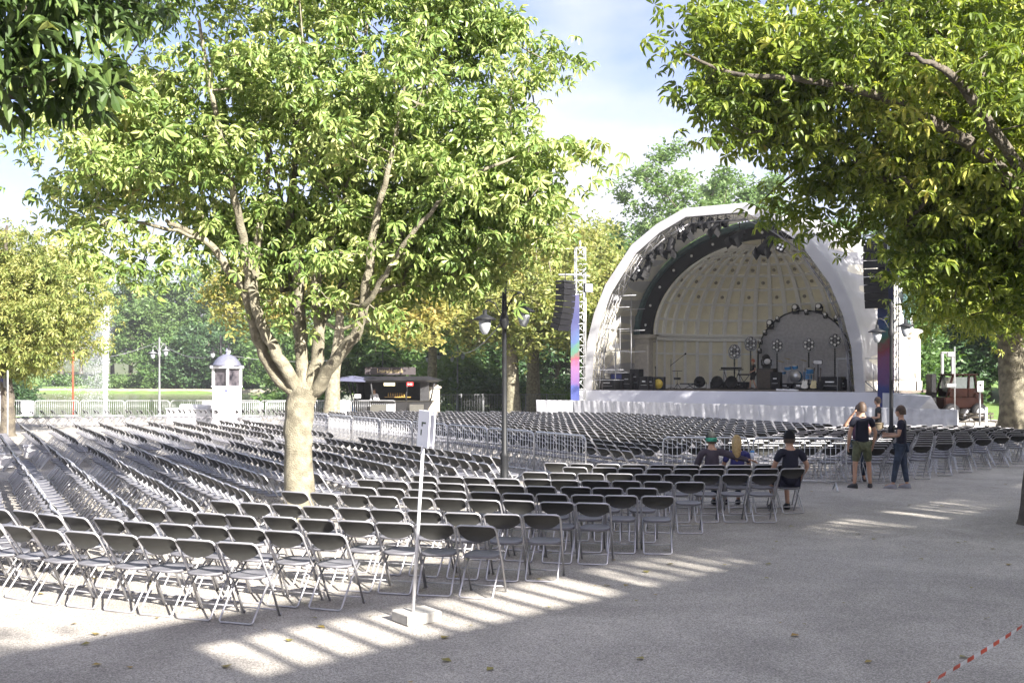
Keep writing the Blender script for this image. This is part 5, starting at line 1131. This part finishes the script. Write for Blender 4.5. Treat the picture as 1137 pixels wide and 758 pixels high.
def keepR(p):
    D = RT.y + p[1]; px = CX + F * (p[0] + RT.x) / D; py = HY - (p[2] - CH) * F / D
    if px < 788 - 12 * math.sin(py * .05): return False
    if px < 830 and py > 150 - (830 - px) * .2: return False
    if px < 985 and py > 222 - (985 - px) * .22: return False
    if px < 1015 and py > 262: return False
    return py < 350
exR = [r_(x, y, d) for x, y, d in [(772, 15, -.5), (765, 60, -.5), (778, 100, -.5), (800, 130, 0), (835, 150, .5), (875, 235, 2), (860, 225, 2), (905, 250, 1.5), (925, 258, 1.5), (1040, 335, 1), (1075, 350, 1), (1060, 330, 1), (1100, 330, 1)]]
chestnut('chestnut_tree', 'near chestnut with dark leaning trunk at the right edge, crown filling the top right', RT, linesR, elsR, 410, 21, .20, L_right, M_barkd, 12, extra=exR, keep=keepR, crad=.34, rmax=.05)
# near tree outside the left edge, its bough hanging into the top left corner
LT = Vector((-6.4, 6.6, 0))
def l_(px, py, D): p = W(px, py, D); return (p.x - LT.x, p.y - LT.y, p.z)
linesL = [('t', [(0, 0, -.1), (0, 0, 2), (.1, .1, 4), (.1, .2, 6.5), (0, 0, 9)], [.26, .23, .21, .15, .05], None), ('a', [(.1, .1, 3.9), (.9, .2, 5.0), l_(-40, 30, 7.2), l_(40, 20, 7.4), l_(110, 20, 7.5)], [.10, .07, .045, .028, .012], 1), ('b', [(.1, .1, 3.6), (.8, .3, 4.2), l_(-30, 110, 7.4), l_(25, 100, 7.5)], [.07, .05, .03, .012], 1)]
rngL = np.random.default_rng(3)
AL = [l_(x, y, D) for x, y, D in [(5, 25, 7.1), (25, 40, 7.3), (50, 20, 7.5), (75, 15, 7.2), (100, 5, 7.4), (130, -5, 7.6), (165, -8, 7.7), (10, 60, 7.4), (8, 100, 7.2), (25, 95, 7.5), (5, 85, 7), (-15, 60, 7), (-20, 110, 7.3), (60, 0, 7), (90, -15, 7.3), (30, 10, 7), (0, 5, 7.6), (88, 72, 7.3), (80, 85, 7.3), (95, 88, 7.4), (15, -20, 7), (70, -25, 7.4), (120, -30, 7.4)]]
AL2 = in_ellipsoids(rngL, [(-.6, -.6, 7.0, 2.8, 3.0, 2.4, 1)], 120, .6, keep=lambda p: p[0] + LT.x < -.5 * (p[1] + LT.y) - .6)
def chest_near():
    t = thing('chestnut_tree', 'chestnut beyond the left edge, its dark bough hanging into the top left corner', 'tree', LT); sk_ = Skel()
    for nm, pts, rad, par in linesL: sk_.line(pts, rad, -1 if par is None else sk_.near(pts[0]), sub=5)
    sk_.attract(np.concatenate([np.array(AL), AL2]), rngL, seg=.35, minz=3, wob=.05); place('trunk', sk_.mesh('trunk', M_barkd, tip=.004, rmax=.04), t)
    P = np.concatenate([np.repeat(np.array(AL), 8, 0) + rngL.normal(0, 1, (len(AL) * 8, 3)) * [.12, .25, .09], np.repeat(AL2, 16, 0) + rngL.normal(0, .35, (len(AL2) * 16, 3))])
    place('crown', leaves('crown', P, .19, L_nearshade, PAL, rngL, tilt=.55), t)
chest_near()
# unseen trees, placed behind and right of the camera to throw shade
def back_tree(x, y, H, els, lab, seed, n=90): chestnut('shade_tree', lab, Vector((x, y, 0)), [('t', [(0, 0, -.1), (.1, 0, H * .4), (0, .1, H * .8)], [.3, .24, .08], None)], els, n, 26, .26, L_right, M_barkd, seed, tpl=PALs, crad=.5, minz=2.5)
back_tree(6.0, -6.6, 11, [(0, 0, 8.2, 2.3, 2.3, 1.5, 1)], 'round-crowned tree behind the camera, left of the gallery', 31, 80)
back_tree(19.5, -5.5, 15, [(0, 0, 13.2, 4.5, 4.5, 2.2, 1)], 'tall tree behind the gallery, nearest the photographer', 32, 90)
back_tree(25.5, 1.0, 16, [(0, 0, 13.0, 4.6, 4.6, 2.4, 1)], 'tall tree behind the middle of the gallery', 33, 95)
back_tree(27, 12, 16, [(0, 0, 12.0, 4.6, 4.8, 3.2, 1)], 'tall tree behind the far end of the gallery', 34, 95)
back_tree(22.5, 25.5, 14, [(0, 0, 9.3, 5.2, 5.2, 3.6, 1)], 'shade tree added beyond the right edge, nearest of the pair', 35, 110)
back_tree(27, 33.5, 15, [(0, 0, 12.5, 6.2, 6.2, 7, 1)], 'tall shade tree added beyond the right edge, farther of the pair', 36, 130)
back_tree(22, 16.5, 13, [(.5, -.5, 9.8, 5.6, 5.4, 2.3, 1)], 'low broad shade tree added beyond the right edge, nearest the gallery', 38, 190)
# far right big tree with root flare
BT = G(1122, 484); sB = F / BT.y
def b_(px, py, dy=0.0): return ((px - CX) / F * (BT.y + dy) - BT.x, dy, CH - (py - HY) * (BT.y + dy) / F)
linesB = [('t', [(0, 0, -.1), b_(1124, 450), b_(1124, 400), b_(1120, 350), b_(1124, 300), b_(1132, 240), b_(1135, 120)], [.62, .50, .5, .46, .34, .25, .1], None), ('a', [b_(1120, 345), b_(1103, 312, -.5), b_(1096, 270, -1), b_(1070, 220, -1.5), b_(1040, 190, -2)], [.26, .24, .2, .12, .06], 1), ('c', [b_(1122, 345), b_(1142, 300, -.5), b_(1155, 250, -1)], [.28, .2, .12], 1)]
elsB = [(1.6, 0, 11.5, 5.4, 6.5, 6.5, 5), (-1.6, -.5, 6.4, 2.2, 3.5, 1.8, 1.2), (2, -1, 6.0, 4, 3, 2.4, 1.4), (-1.2, -2, 5.2, 2.0, 2.2, 1.3, .7)]
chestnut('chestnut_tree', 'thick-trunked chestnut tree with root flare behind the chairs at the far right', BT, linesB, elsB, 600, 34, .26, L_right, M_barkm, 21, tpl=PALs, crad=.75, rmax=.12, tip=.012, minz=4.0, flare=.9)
# left tree, sunlit and low hanging
LB = G(8, 484); t_ = chestnut('chestnut_tree', 'sunlit yellow-green chestnut tree with low boughs at the left edge', LB, [('t', [(0, 0, -.1), (0, 0, 1.6), (-.1, 0, 3), (-.2, 0, 6), (0, 0, 8.5)], [.28, .25, .24, .16, .05], None)],
    [(.4, 0, 5.6, 3.5, 3.4, 3.0, 3), (-.2, 0, 3.4, 1.8, 2.4, 1.1, 1), (-3.5, 0, 6, 4, 3, 3.6, 1.5)], 420, 32, .25, L_yel, M_barkd, 22, tpl=PALs, crad=.5, minz=2.0)
# middle chestnuts behind the seating
def mid(px, D, H, els, lm, lab, seed, tr=.42, clumps=130, per=100, size=.26, bark=None): return far_tree('chestnut_tree', lab, 'tree', (W(px, 0, D).x, D, 0), H, els, lm, bark or M_bark, 'yellowing chestnut trees behind the seating', clumps, per, size, .95, tr, seed, .42)
mid(570, 65, 13, [(0, 0, 8.8, 4.6, 4.4, 4.6, 4), (1.6, -1, 5.5, 3.0, 3, 2.0, 1.2), (-2.5, 0, 6, 3, 3, 2.2, 1)], L_yel, 'yellow-green chestnut tree with a thick trunk behind the lamp post, left of a pair', 41, .42)
mid(592, 69, 14, [(0, 0, 9.2, 4.6, 4.4, 4.9, 4), (2.2, -1, 5.6, 2.2, 3, 1.8, 1)], L_yel, 'yellow-green chestnut tree left of the speaker tower, right of a pair', 42, .45)
mid(480, 72, 14, [(0, 0, 9.5, 4.4, 4, 4.4, 3), (-2.5, -1, 6.6, 3, 3, 1.8, 1)], L_yel, 'yellow-green chestnut tree above the right end of the kiosk', 43, .35)
mid(368, 60, 10, [(2.0, 0, 7.2, 4.4, 3.6, 2.3, 3), (-3.6, 0, 7.0, 3.4, 3.0, 2.4, 2), (4.6, 0, 5.9, 2.2, 2, 1.6, 1)], L_org, 'golden-orange chestnut tree behind the big tree, pale trunk left of the kiosk', 44, .42)
mid(652, 74, 13, [(0, 0, 8.5, 3.0, 3, 4.8, 3)], L_yel, 'yellow-green tree behind the left speaker tower', 45, .35)
# background trees: (px, D, height, rx, lm, label, ...)
BG = [(455, 88, 12, 5.5, L_grn, 'green tree behind the roof of the kiosk'), (395, 90, 13, 6, L_lgr, 'pale green tree behind the left half of the kiosk'), (530, 95, 15, 6, L_dgr, 'dark tree behind the grey lamp post right of the kiosk'), (620, 98, 17, 7, L_dgr, 'dark tree filling the gap left of the shell'), (500, 112, 18, 7, L_dgr, 'tall dark tree farther back right of the kiosk'), (575, 110, 15, 6.5, L_grn, 'green tree between the two thick trunks'), (690, 96, 15, 5, L_grn, 'green tree just left of the shell roof'),
      (745, 98, 24, 7.0, L_lgr, 'tall pale green tree rising above the crown of the shell'), (835, 104, 23, 6.5, L_lgr, 'tall pale green tree behind the shell, to the right'), (700, 108, 19, 6, L_grn, 'tall green tree left of the one above the shell'), (900, 92, 17, 6.5, L_grn, 'green tree behind the right slope of the shell'), (980, 84, 15, 6, L_grn, 'green tree behind the right speaker tower'),
      (1035, 80, 14, 6, L_dgr, 'dark tree at the foot of the slope right of the shell'), (1095, 78, 15, 6.5, L_dgr, 'dark tree behind the forklift'), (1150, 76, 15, 6.5, L_dgr, 'dark tree behind the thick trunk at the right edge'), (1210, 72, 14, 6, L_grn, 'green tree beyond the right edge'),
      (145, 214, 26, 9, L_lgr, 'pointed pale green tree across the lake beside the fountain'), (175, 220, 21, 9, L_lgr, 'light green tree across the lake behind the grey lamp post'), (215, 216, 27, 11, L_lgr, 'round green tree across the lake above the white booth'), (262, 212, 22, 10, L_grn, 'green tree across the lake right of the white booth'), (310, 190, 17, 9, L_grn, 'dark green tree across the lake seen between the limbs'), (125, 236, 22, 8, L_grn, 'dark tree across the lake behind the fountain'), (350, 130, 14, 7, L_grn, 'green tree on the near bank left of the kiosk'),
      (200, 202, 11, 7, L_grn, 'low dark willow at the water, left one'), (232, 199, 13, 7.5, L_dgr, 'low dark willow at the water behind the booth'), (278, 196, 12, 7.5, L_dgr, 'low dark willow at the water right of the booth'), (40, 262, 15, 7, L_org, 'golden tree on the far lawn near the left edge'), (68, 266, 14, 6, L_org, 'second golden tree on the far lawn'), (10, 268, 20, 9, L_grn, 'green tree behind the far lawn at the left edge'), (90, 280, 22, 9, L_dgr, 'dark tree behind the golden trees')]
for i, (px, D, H, r, lm, lab) in enumerate(BG):
    farr = D > 150; x = W(px, 0, D).x; z = hgt(x, D) - .1
    els = [(0, 0, H * .60, r, r * .9, H * .40, 3), (r * .35, -.2 * r, H * .42, r * .75, r * .7, H * .26, 1.2), (-r * .4, 0, H * .40, r * .7, r * .7, H * .26, 1.2)]
    if not farr and lm in (L_dgr, L_grn): els.append((0, 0, H * .22, r * .9, r * .8, H * .18, 1.3))
    if px in (200, 232, 278, 310): els.append((0, -.2 * r, H * .2, r * .95, r * .8, H * .18, 1.5))
    far_tree('background_tree' if not farr else 'lakeside_tree', lab, 'tree', (x, D, z), H, els, lm, M_barkd, 'trees across the lake' if farr else 'trees behind the seating', 210 if px in (745, 835, 700) else 110, 75 if farr else 100, .62 if farr else .36, r * .19 if farr else 1.15, .3 if not farr else .45, 160 + i, .3)
# shrubs
def shrub(px, D, w, h, lm, lab, seed, n=26, per=70, size=.3, grp='shrubs on the lake shore'):
    rng = np.random.default_rng(seed); x = W(px, 0, D).x; t = thing('shrub', lab, 'shrub', (x, D, hgt(x, D) - .05), 0, grp)
    A = in_ellipsoids(rng, [(0, 0, h * .5, w / 2, w * .4, h * .5, 1)], n, .5); A[:, 2] = np.abs(A[:, 2]); sk_ = Skel(); sk_.line([(0, 0, 0), (0, 0, h * .3)], [.05, .04], sub=2); sk_.attract(A, rng, seg=.6); place('stems', sk_.mesh('stems', M_barkd, tip=.01), t)
    P = np.repeat(A, per, 0) + rng.normal(0, 1, (n * per, 3)) * [w * .09, w * .09, h * .12]; place('foliage', leaves('foliage', P, size, lm, tuft(), rng, tilt=.9), t)
for i, a in enumerate([(130, 205, 9, 2.6, L_lgr, 'wide light green shrub on the far shore, left of the grey lamp post'), (158, 204, 8, 2.4, L_lgr, 'light green shrub on the far shore behind the grey lamp post'), (176, 200, 7, 2.2, L_lgr, 'small light green shrub at the water right of the grey lamp post'), (70, 214, 7, 2.0, L_grn, 'dark shrub on the far lawn left of the fountain'), (330, 130, 9, 3, L_grn, 'green shrub on the near bank between the limbs')]): shrub(*a, seed=90 + i, size=.5)
for i, a in enumerate([(18, 110, 4.5, 4.2, L_dgr, 'dark bush under the left tree'), (352, 72, 3, 2.2, L_grn, 'green bush left of the kiosk'), (545, 76, 8, 2.6, L_dgr, 'dark hedge bush left of the thick trunks'), (510, 78, 5, 4.5, L_lgr, 'bright green bush right of the kiosk'), (640, 80, 9, 3.0, L_dgr, 'dark bush behind the left end of the covered fence'), (604, 74, 4, 1.6, L_lgr, 'light green bush between fence and trunk'), (1010, 70, 5, 6.5, L_grn, 'green leafy bush just right of the shell'), (1050, 74, 6, 4, L_dgr, 'dark bush behind the forklift mast')]): shrub(*a, seed=120 + i, n=50, per=80, size=.28, grp='bushes behind the seating')
# ------------------------------------------------------------------ people
M_skin = mat('skin', (.42, .25, .17), rough=.55, var=.05); M_navy = mat('navy_cotton', (.007, .008, .020), rough=.85, var=.2)
M_khaki = mat('khaki', (.10, .11, .06), rough=.85, var=.3, scale=12); M_jean = mat('dark_denim', (.035, .05, .08), rough=.85, var=.3, scale=9); M_hair = mat('brown_hair', (.05, .03, .018), rough=.6, var=.3, scale=40)
M_blond = mat('blond_hair', (.34, .24, .10), rough=.55, var=.25, scale=40); M_shoe = mat('shoe_dark', (.03, .03, .033), rough=.6); M_shoeg = mat('shoe_grey', (.25, .25, .28), rough=.6)
M_maroon = mat('grey_plum_hoodie', (.055, .045, .06), rough=.9, var=.2); M_blueT = mat('blue_top', (.03, .03, .14), rough=.85); M_ctan = mat('tan_trousers', (.25, .2, .13), rough=.85); M_red = mat('red_hair', (.25, .06, .02), rough=.6); M_wshirt = mat('white_shirt', (.6, .6, .62), rough=.8)
SK = []
def skin(name, joints, edges, radii, m, parent, root=0, sub=2):
    me = bpy.data.meshes.new(name); me.from_pydata([tuple(j) for j in joints], edges, []); me.materials.append(m)
    o = place(name, me, parent); md = o.modifiers.new('skin', 'SKIN'); md.use_smooth_shade = True; md.branch_smoothing = .6
    for v, r in zip(me.skin_vertices[0].data, radii): v.radius = r if hasattr(r, '__len__') else (r, r); v.use_root = False; v.use_loose = False
    me.skin_vertices[0].data[root].use_root = True
    s_ = o.modifiers.new('sub', 'SUBSURF'); s_.levels = sub; s_.render_levels = sub; SK.append(o); return o
def person(label, loc_, rz, pose, top=M_navy, legs=M_jean, shoe=M_shoe, hair=M_hair, cap=None, shorts=False, long_sleeve=False, longhair=False, head_yaw=0.0, head_pitch=0.0, H=1.78, group=None, phone=False):
    """local frame: +y forward, +x right. pose gives joint positions."""
    t = thing('person', label, 'person', loc_, rz, group); t.scale = (H / 1.78,) * 3
    J = dict(pel=(0, 0, .96), sp=(0, .0, 1.12), ch=(0, .0, 1.32), nb=(0, -.01, 1.47), nk=(0, .005, 1.545), hd=(0, .02, 1.65), ht=(0, .02, 1.70),
             sR=(.185, -.01, 1.43), eR=(.235, -.03, 1.14), wR=(.24, .05, .89), sL=(-.185, -.01, 1.43), eL=(-.235, -.03, 1.14), wL=(-.24, .05, .89),
             hR=(.095, 0, .90), kR=(.105, .02, .49), aR=(.11, -.02, .085), tR=(.13, .15, .03), hL=(-.095, 0, .90), kL=(-.105, .02, .49), aL=(-.11, -.02, .085), tL=(-.13, .15, .03))
    J.update(pose); V = {k: Vector(v) for k, v in J.items()}
    # one continuous body
    nm = ['pel', 'sp', 'ch', 'nb', 'nk', 'hd', 'ht', 'sR', 'eR', 'wR', 'sL', 'eL', 'wL', 'hR', 'kR', 'aR', 'tR', 'hL', 'kL', 'aL', 'tL']
    rad = dict(pel=(.145, .105), sp=(.13, .095), ch=(.15, .105), nb=(.085, .07), nk=.052, hd=(.082, .098), ht=(.068, .08), sR=.055, eR=.042, wR=.028, sL=.055, eL=.042, wL=.028, hR=.085, kR=.056, aR=.038, tR=(.04, .025), hL=.085, kL=.056, aL=.038, tL=(.04, .025))
    js = [V[k] for k in nm]; rs = [rad[k] for k in nm]; I = {k: i for i, k in enumerate(nm)}
    E = [(I[a], I[b_]) for a, b_ in [('pel', 'sp'), ('sp', 'ch'), ('ch', 'nb'), ('nb', 'nk'), ('nk', 'hd'), ('hd', 'ht'), ('nb', 'sR'), ('nb', 'sL'), ('pel', 'hR'), ('pel', 'hL'), ('hR', 'kR'), ('hL', 'kL'), ('kR', 'aR'), ('kL', 'aL'), ('aR', 'tR'), ('aL', 'tL'), ('sR', 'eR'), ('sL', 'eL')]]
    for S in 'RL':      # forearm, calf bulge, palm and fingers grown from the same skeleton
        e, w_ = V['e' + S], V['w' + S]; d = (w_ - e).normalized(); f_ = e.lerp(w_, .3); js.append(f_); rs.append(.040); k1 = len(js) - 1; E += [(I['e' + S], k1), (k1, I['w' + S])]
        sx = 1 if S == 'R' else -1; sidev = d.cross(Vector((sx, 0, 0))); sidev = sidev.normalized() if sidev.length > .2 else Vector((0, 1, 0)); inw = d.cross(sidev).normalized() * 1.0
        palm = w_ + d * .06; js.append(palm); rs.append((.036, .018)); k2 = len(js) - 1; E.append((I['w' + S], k2))
        for q, (off, L) in enumerate([(-.027, .072), (-.009, .082), (.009, .078), (.027, .062)]):
            p1 = palm + d * .035 + sidev * off; p2 = p1 + d * L * .5 + inw * .008; p3 = p1 + d * L * .9 + inw * .026
            k = len(js); js += [p1, p2, p3]; rs += [.0095, .0085, .007]; E += [(k2, k), (k, k + 1), (k + 1, k + 2)]
        k = len(js); js += [w_ + d * .03 + sidev * .035, w_ + d * .065 + sidev * .052 + inw * .01, w_ + d * .092 + sidev * .052 + inw * .018]; rs += [.012, .010, .008]; E += [(k2, k), (k, k + 1), (k + 1, k + 2)]
    skin('body', js, E, rs, M_skin, t, 0)
    # head details
    Hm = Matrix.Translation(V['hd'] + Vector((0, 0, .01))) @ Matrix.Rotation(head_yaw, 4, 'Z') @ Matrix.Rotation(head_pitch, 4, 'X')
    b = MB(); b.ball((0, .005, .02), (.076, .094, .112), 14, Hm); b.ball((0, .045, -.055), (.05, .05, .05), 10, Hm); b.add([(-.013, .09, -.02), (.013, .09, -.02), (0, .118, -.022), (0, .094, .025), (0, .092, -.032)], [(0, 2, 3), (2, 1, 3), (0, 4, 2), (2, 4, 1)], True, Hm)
    for sx in (-1, 1): b.ball((sx * .08, -.005, .0), (.012, .022, .032), 8, Hm)
    b.build('face', M_skin, t)
    b = MB(); [b.ball((sx * .03, .09, .02), (.011, .008, .007), 8, Hm) for sx in (-1, 1)]; b.box((0, .094, -.052), (.045, .008, .006), M=Hm); b.build('eyes_and_mouth', M_hair, t)
    b = MB()
    def hf(a, v):
        th = math.pi * 2 * a; low = .02 if math.cos(th - math.pi / 2) > .35 else (-.055 if not longhair else -.06); z = low + (.152 - low) * math.sin(v * math.pi / 2); c = math.sqrt(max(0, 1 - max(0, (z - .02) / .134) ** 2)) if z > .02 else 1.0
        return (.094 * c * math.cos(th), .0 + .110 * c * math.sin(th) - .008, z)
    b.grid(hf, 20, 7, M=Hm); b.build('hair', hair, t)
    if longhair: b = MB(); b.tube([Hm @ Vector(p) for p in [(0, -.06, .06), (0, -.10, -.03), (.0, -.125, -.14), (.0, -.13, -.26), (.0, -.12, -.36)]], [.07, .085, .085, .07, .03], 12); b.build('long_hair', hair, t)
    if cap:
        b = MB(); b.grid(lambda a, v: (.101 * math.cos(6.2832 * a) * math.cos(v * 1.45), .118 * math.sin(6.2832 * a) * math.cos(v * 1.45) - .008, .02 + .150 * math.sin(v * 1.5)), 20, 6, M=Hm); b.grid(lambda a, v: (.08 * math.cos(math.pi * a) * (1 - .1 * v), .09 + .075 * v * math.sin(math.pi * a) ** .5, .045 - .01 * v), 12, 2, M=Hm)
        cp = b.build('cap', cap[0], t)
        if cap[1]: b = MB(); b.grid(lambda a, v: (.104 * math.cos(math.pi * (1.05 + .9 * a)), .121 * math.sin(math.pi * (1.05 + .9 * a)) - .008, -.015 + .065 * v), 12, 2, M=Hm); b.build('cap_band', cap[1], cp)
    # clothes
    def mix(a, c, k): return V[a].lerp(V[c], k)
    s1 = mix('sR', 'eR', .62) if not long_sleeve else V['eR']; s2 = mix('sL', 'eL', .62) if not long_sleeve else V['eL']
    js = [V['pel'] + Vector((0, 0, -.09)), V['sp'], V['ch'], V['nb'] + Vector((0, 0, -.005)), V['sR'], s1, V['sL'], s2]; rs = [(.165, .125), (.155, .118), (.175, .13), (.105, .085), .074, .062, .074, .062]; E = [(0, 1), (1, 2), (2, 3), (3, 4), (4, 5), (3, 6), (6, 7)]
    if long_sleeve: js += [V['wR'], V['wL']]; rs += [.042, .042]; E += [(5, 8), (7, 9)]
    skin('shirt', js, E, rs, top, t, 0)
    b = MB(); b.tube([V['nk'] + Vector((.062 * math.cos(a), .06 * math.sin(a), -.045 + .012 * math.sin(a))) for a in [i * math.pi / 8 for i in range(16)]], .014, 6, closed=True); b.build('collar', top, t)
    kR, kL = (mix('hR', 'kR', .92), mix('hL', 'kL', .92)) if shorts else (V['kR'], V['kL'])
    js = [V['pel'], V['hR'], kR, V['hL'], kL]; rs = [(.15, .115), .108, .085 if shorts else .074, .108, .085 if shorts else .074]; E = [(0, 1), (1, 2), (0, 3), (3, 4)]
    if not shorts: js += [V['aR'] + (V['kR'] - V['aR']).normalized() * .03, V['aL'] + (V['kL'] - V['aL']).normalized() * .03]; rs += [.056, .056]; E += [(2, 5), (4, 6)]
    skin('shorts' if shorts else 'trousers', js, E, rs, legs, t, 0)
    for S in 'RL':
        a_, q_ = V['a' + S], V['t' + S]; d = (q_ - a_); d.z = 0; d = d.normalized() if d.length > .01 else Vector((0, 1, 0)); yaw = math.atan2(-d.x, d.y); zb = a_.z - .085
        Mx = Matrix.Translation((a_.x, a_.y, zb)) @ Matrix.Rotation(yaw, 4, 'Z')
        b = MB(); b.grid(lambda a, v: ((.047 + .006 * math.sin(math.pi * v)) * math.cos(6.2832 * a) * (1 - .5 * max(0, v - .5)), .055 + .145 * math.sin(6.2832 * a) * (1 - .55 * v ** 2) - .06 * v ** 2, .002 + .095 * v), 18, 5, M=Mx)
        b.add([(.047 * math.cos(6.2832 * i / 18), .055 + .145 * math.sin(6.2832 * i / 18), .002) for i in range(18)], [tuple(range(18))[::-1]], False, Mx); b.build('shoe', shoe, t)
    return t, V
pA = G(957, 541.5); pB = G(1001, 542)
person('man seen from behind in navy polo shirt and green shorts, standing by the chairs', pA, RAD(6), dict(aR=(.19, .02, .085), kR=(.165, .03, .49), tR=(.25, .17, .03), aL=(-.17, -.02, .085), kL=(-.14, .02, .49), tL=(-.24, .14, .03), eR=(.285, -.04, 1.15), wR=(.27, .06, .90), eL=(-.285, -.04, 1.15), wL=(-.27, .06, .90)), legs=M_khaki, shorts=True, H=1.83, head_yaw=.15)
person('man in a navy polo shirt and dark jeans, standing side-on and looking left', pB, RAD(62), dict(aR=(.12, -.10, .085), kR=(.11, -.04, .49), tR=(.15, .08, .03), aL=(-.12, .16, .085), kL=(-.10, .10, .49), tL=(-.14, .33, .03), eR=(.25, .02, 1.16), wR=(.13, .27, 1.17), eL=(-.25, .02, 1.16), wL=(-.12, .27, 1.14)), shoe=M_shoeg, head_yaw=.3, H=1.76)
person('man in a black polo shirt standing farther back by the stage fence, facing left', (W(975, 0, 34).x, 34.0, 0), RAD(80), dict(eR=(.24, .0, 1.15), wR=(.18, .26, 1.12), eL=(-.24, .02, 1.15), wL=(-.14, .27, 1.10)), top=mat('black_cotton', (.02, .02, .022), rough=.85), legs=M_ctan, H=1.74)
person('person hidden behind the man in shorts, one hand raised to the face', (W(952, 0, 25).x, 24.9, 0), RAD(165), dict(eR=(.33, .02, 1.28), wR=(.16, .13, 1.55), eL=(-.25, 0, 1.15), wL=(-.2, .2, 1.1)), top=mat('dark_red_blue_top', (.05, .02, .05), rough=.85), H=1.74)
sit = dict(pel=(0, -.02, .53), sp=(0, -.08, .70), ch=(0, -.10, .90), nb=(0, -.09, 1.05), nk=(0, -.07, 1.12), hd=(0, -.04, 1.22), ht=(0, -.04, 1.27), sR=(.185, -.10, 1.01), eR=(.26, .0, .76), wR=(.2, .22, .66), sL=(-.185, -.10, 1.01), eL=(-.26, .0, .76), wL=(-.2, .22, .66),
           hR=(.095, .03, .52), kR=(.14, .42, .50), aR=(.13, .34, .10), tR=(.15, .5, .03), hL=(-.095, .03, .52), kL=(-.14, .42, .50), aL=(-.13, .34, .10), tL=(-.15, .5, .03))
def seat_near(px, D):       # nearest chair to a photo column at a given depth
    x = (px - CX) / F * D; c = min(near, key=lambda c: (c[0] - x) ** 2 + (c[1] - D) ** 2); return Vector((c[0], c[1], 0)), c[2]
p1, r1 = seat_near(783, 19.9); p2, r2 = seat_near(812, 19.9); p3, r3 = seat_near(877, 19.3)
print('seats', p1, p2, p3)
s1 = dict(sit); s1.update(eR=(.42, -.18, .93), wR=(.66, -.20, .88), sR=(.20, -.10, 1.01))
person('seated man in plum hoodie and green-backed cap, arm over the next chair', p1 + Vector((0, 0, .0)), r1, s1, top=M_maroon, long_sleeve=True, cap=(mat('dark_cap', (.012, .014, .014), rough=.8), mat('green_band', (.02, .22, .15), rough=.7)), head_yaw=-.3, group=None)
s2 = dict(sit); person('seated woman with long blond hair and a dark blue top between the two men', p2, r2, s2, top=M_blueT, hair=M_blond, longhair=True, head_yaw=-.25, H=1.72)
s3 = dict(sit); s3.update(eR=(.34, -.02, .78), wR=(.30, .12, .60))
person('seated man in navy T-shirt and black cap at the right end of a row', p3, r3, s3, cap=(M_black, None), shorts=True, legs=M_navy, H=1.86)
t = thing('drink_cup', 'blue and white drink cup held by the seated man in the plum hoodie', 'cup', p1 + Matrix.Rotation(r1, 3, 'Z') @ Vector((.72, -.20, .90))); b = MB(); b.lathe([(.03, 0), (.04, .12)], 12); b.build('cup', mat('cup_white', (.6, .65, .75), rough=.4), t); b = MB(); b.lathe([(.0415, .12), (.0415, .135), (.03, .15)], 12); b.build('lid', mat('cup_blue', (.05, .25, .6), rough=.4), t)
person('red-haired crew member in black shirt and shorts walking on the stage', at_px(836.5, 7.0) , SRZ + 2.2, dict(aR=(.11, .16, .085), tR=(.12, .32, .03), kR=(.11, .14, .50), aL=(-.11, -.14, .085), tL=(-.12, .02, .03), eL=(-.26, -.05, 1.15), wL=(-.22, .15, 1.05)), top=M_black, legs=M_black, shorts=True, hair=M_red, H=1.72)
person('person in a white shirt serving behind the counter of the dark kiosk', (W(415, 0, 62).x, 62.3, 0), RAD(170), {}, top=M_wshirt, long_sleeve=True, H=1.7)
# ------------------------------------------------------------------ bake the skinned meshes
bpy.context.view_layer.update(); dg = bpy.context.evaluated_depsgraph_get(); new = []
for o in SK: new.append((o, bpy.data.meshes.new_from_object(o.evaluated_get(dg))))
for o, me in new:
    m0 = o.data.materials[0]; o.modifiers.clear(); old = o.data; o.data = me
    if not me.materials: me.materials.append(m0)
    me.polygons.foreach_set('use_smooth', [True] * len(me.polygons)); bpy.data.meshes.remove(old); me.name = o.name
print('objects', len(bpy.data.objects))
# ------------------------------------------------------------------ thin haze over the lake and the far trees
b = MB(); b.box((0, 250, 28), (1900, 1100, 66))
hz = bpy.data.materials.new('haze'); hz.use_nodes = True; nt = hz.node_tree; nt.nodes.clear()
o_ = nt.nodes.new('ShaderNodeOutputMaterial'); v_ = nt.nodes.new('ShaderNodeVolumePrincipled'); v_.inputs['Density'].default_value = .0004; v_.inputs['Color'].default_value = (.93, .96, 1, 1); v_.inputs['Anisotropy'].default_value = .3
nt.links.new(v_.outputs[0], o_.inputs['Volume'])
tag(b.build('haze', hz), kind='stuff')
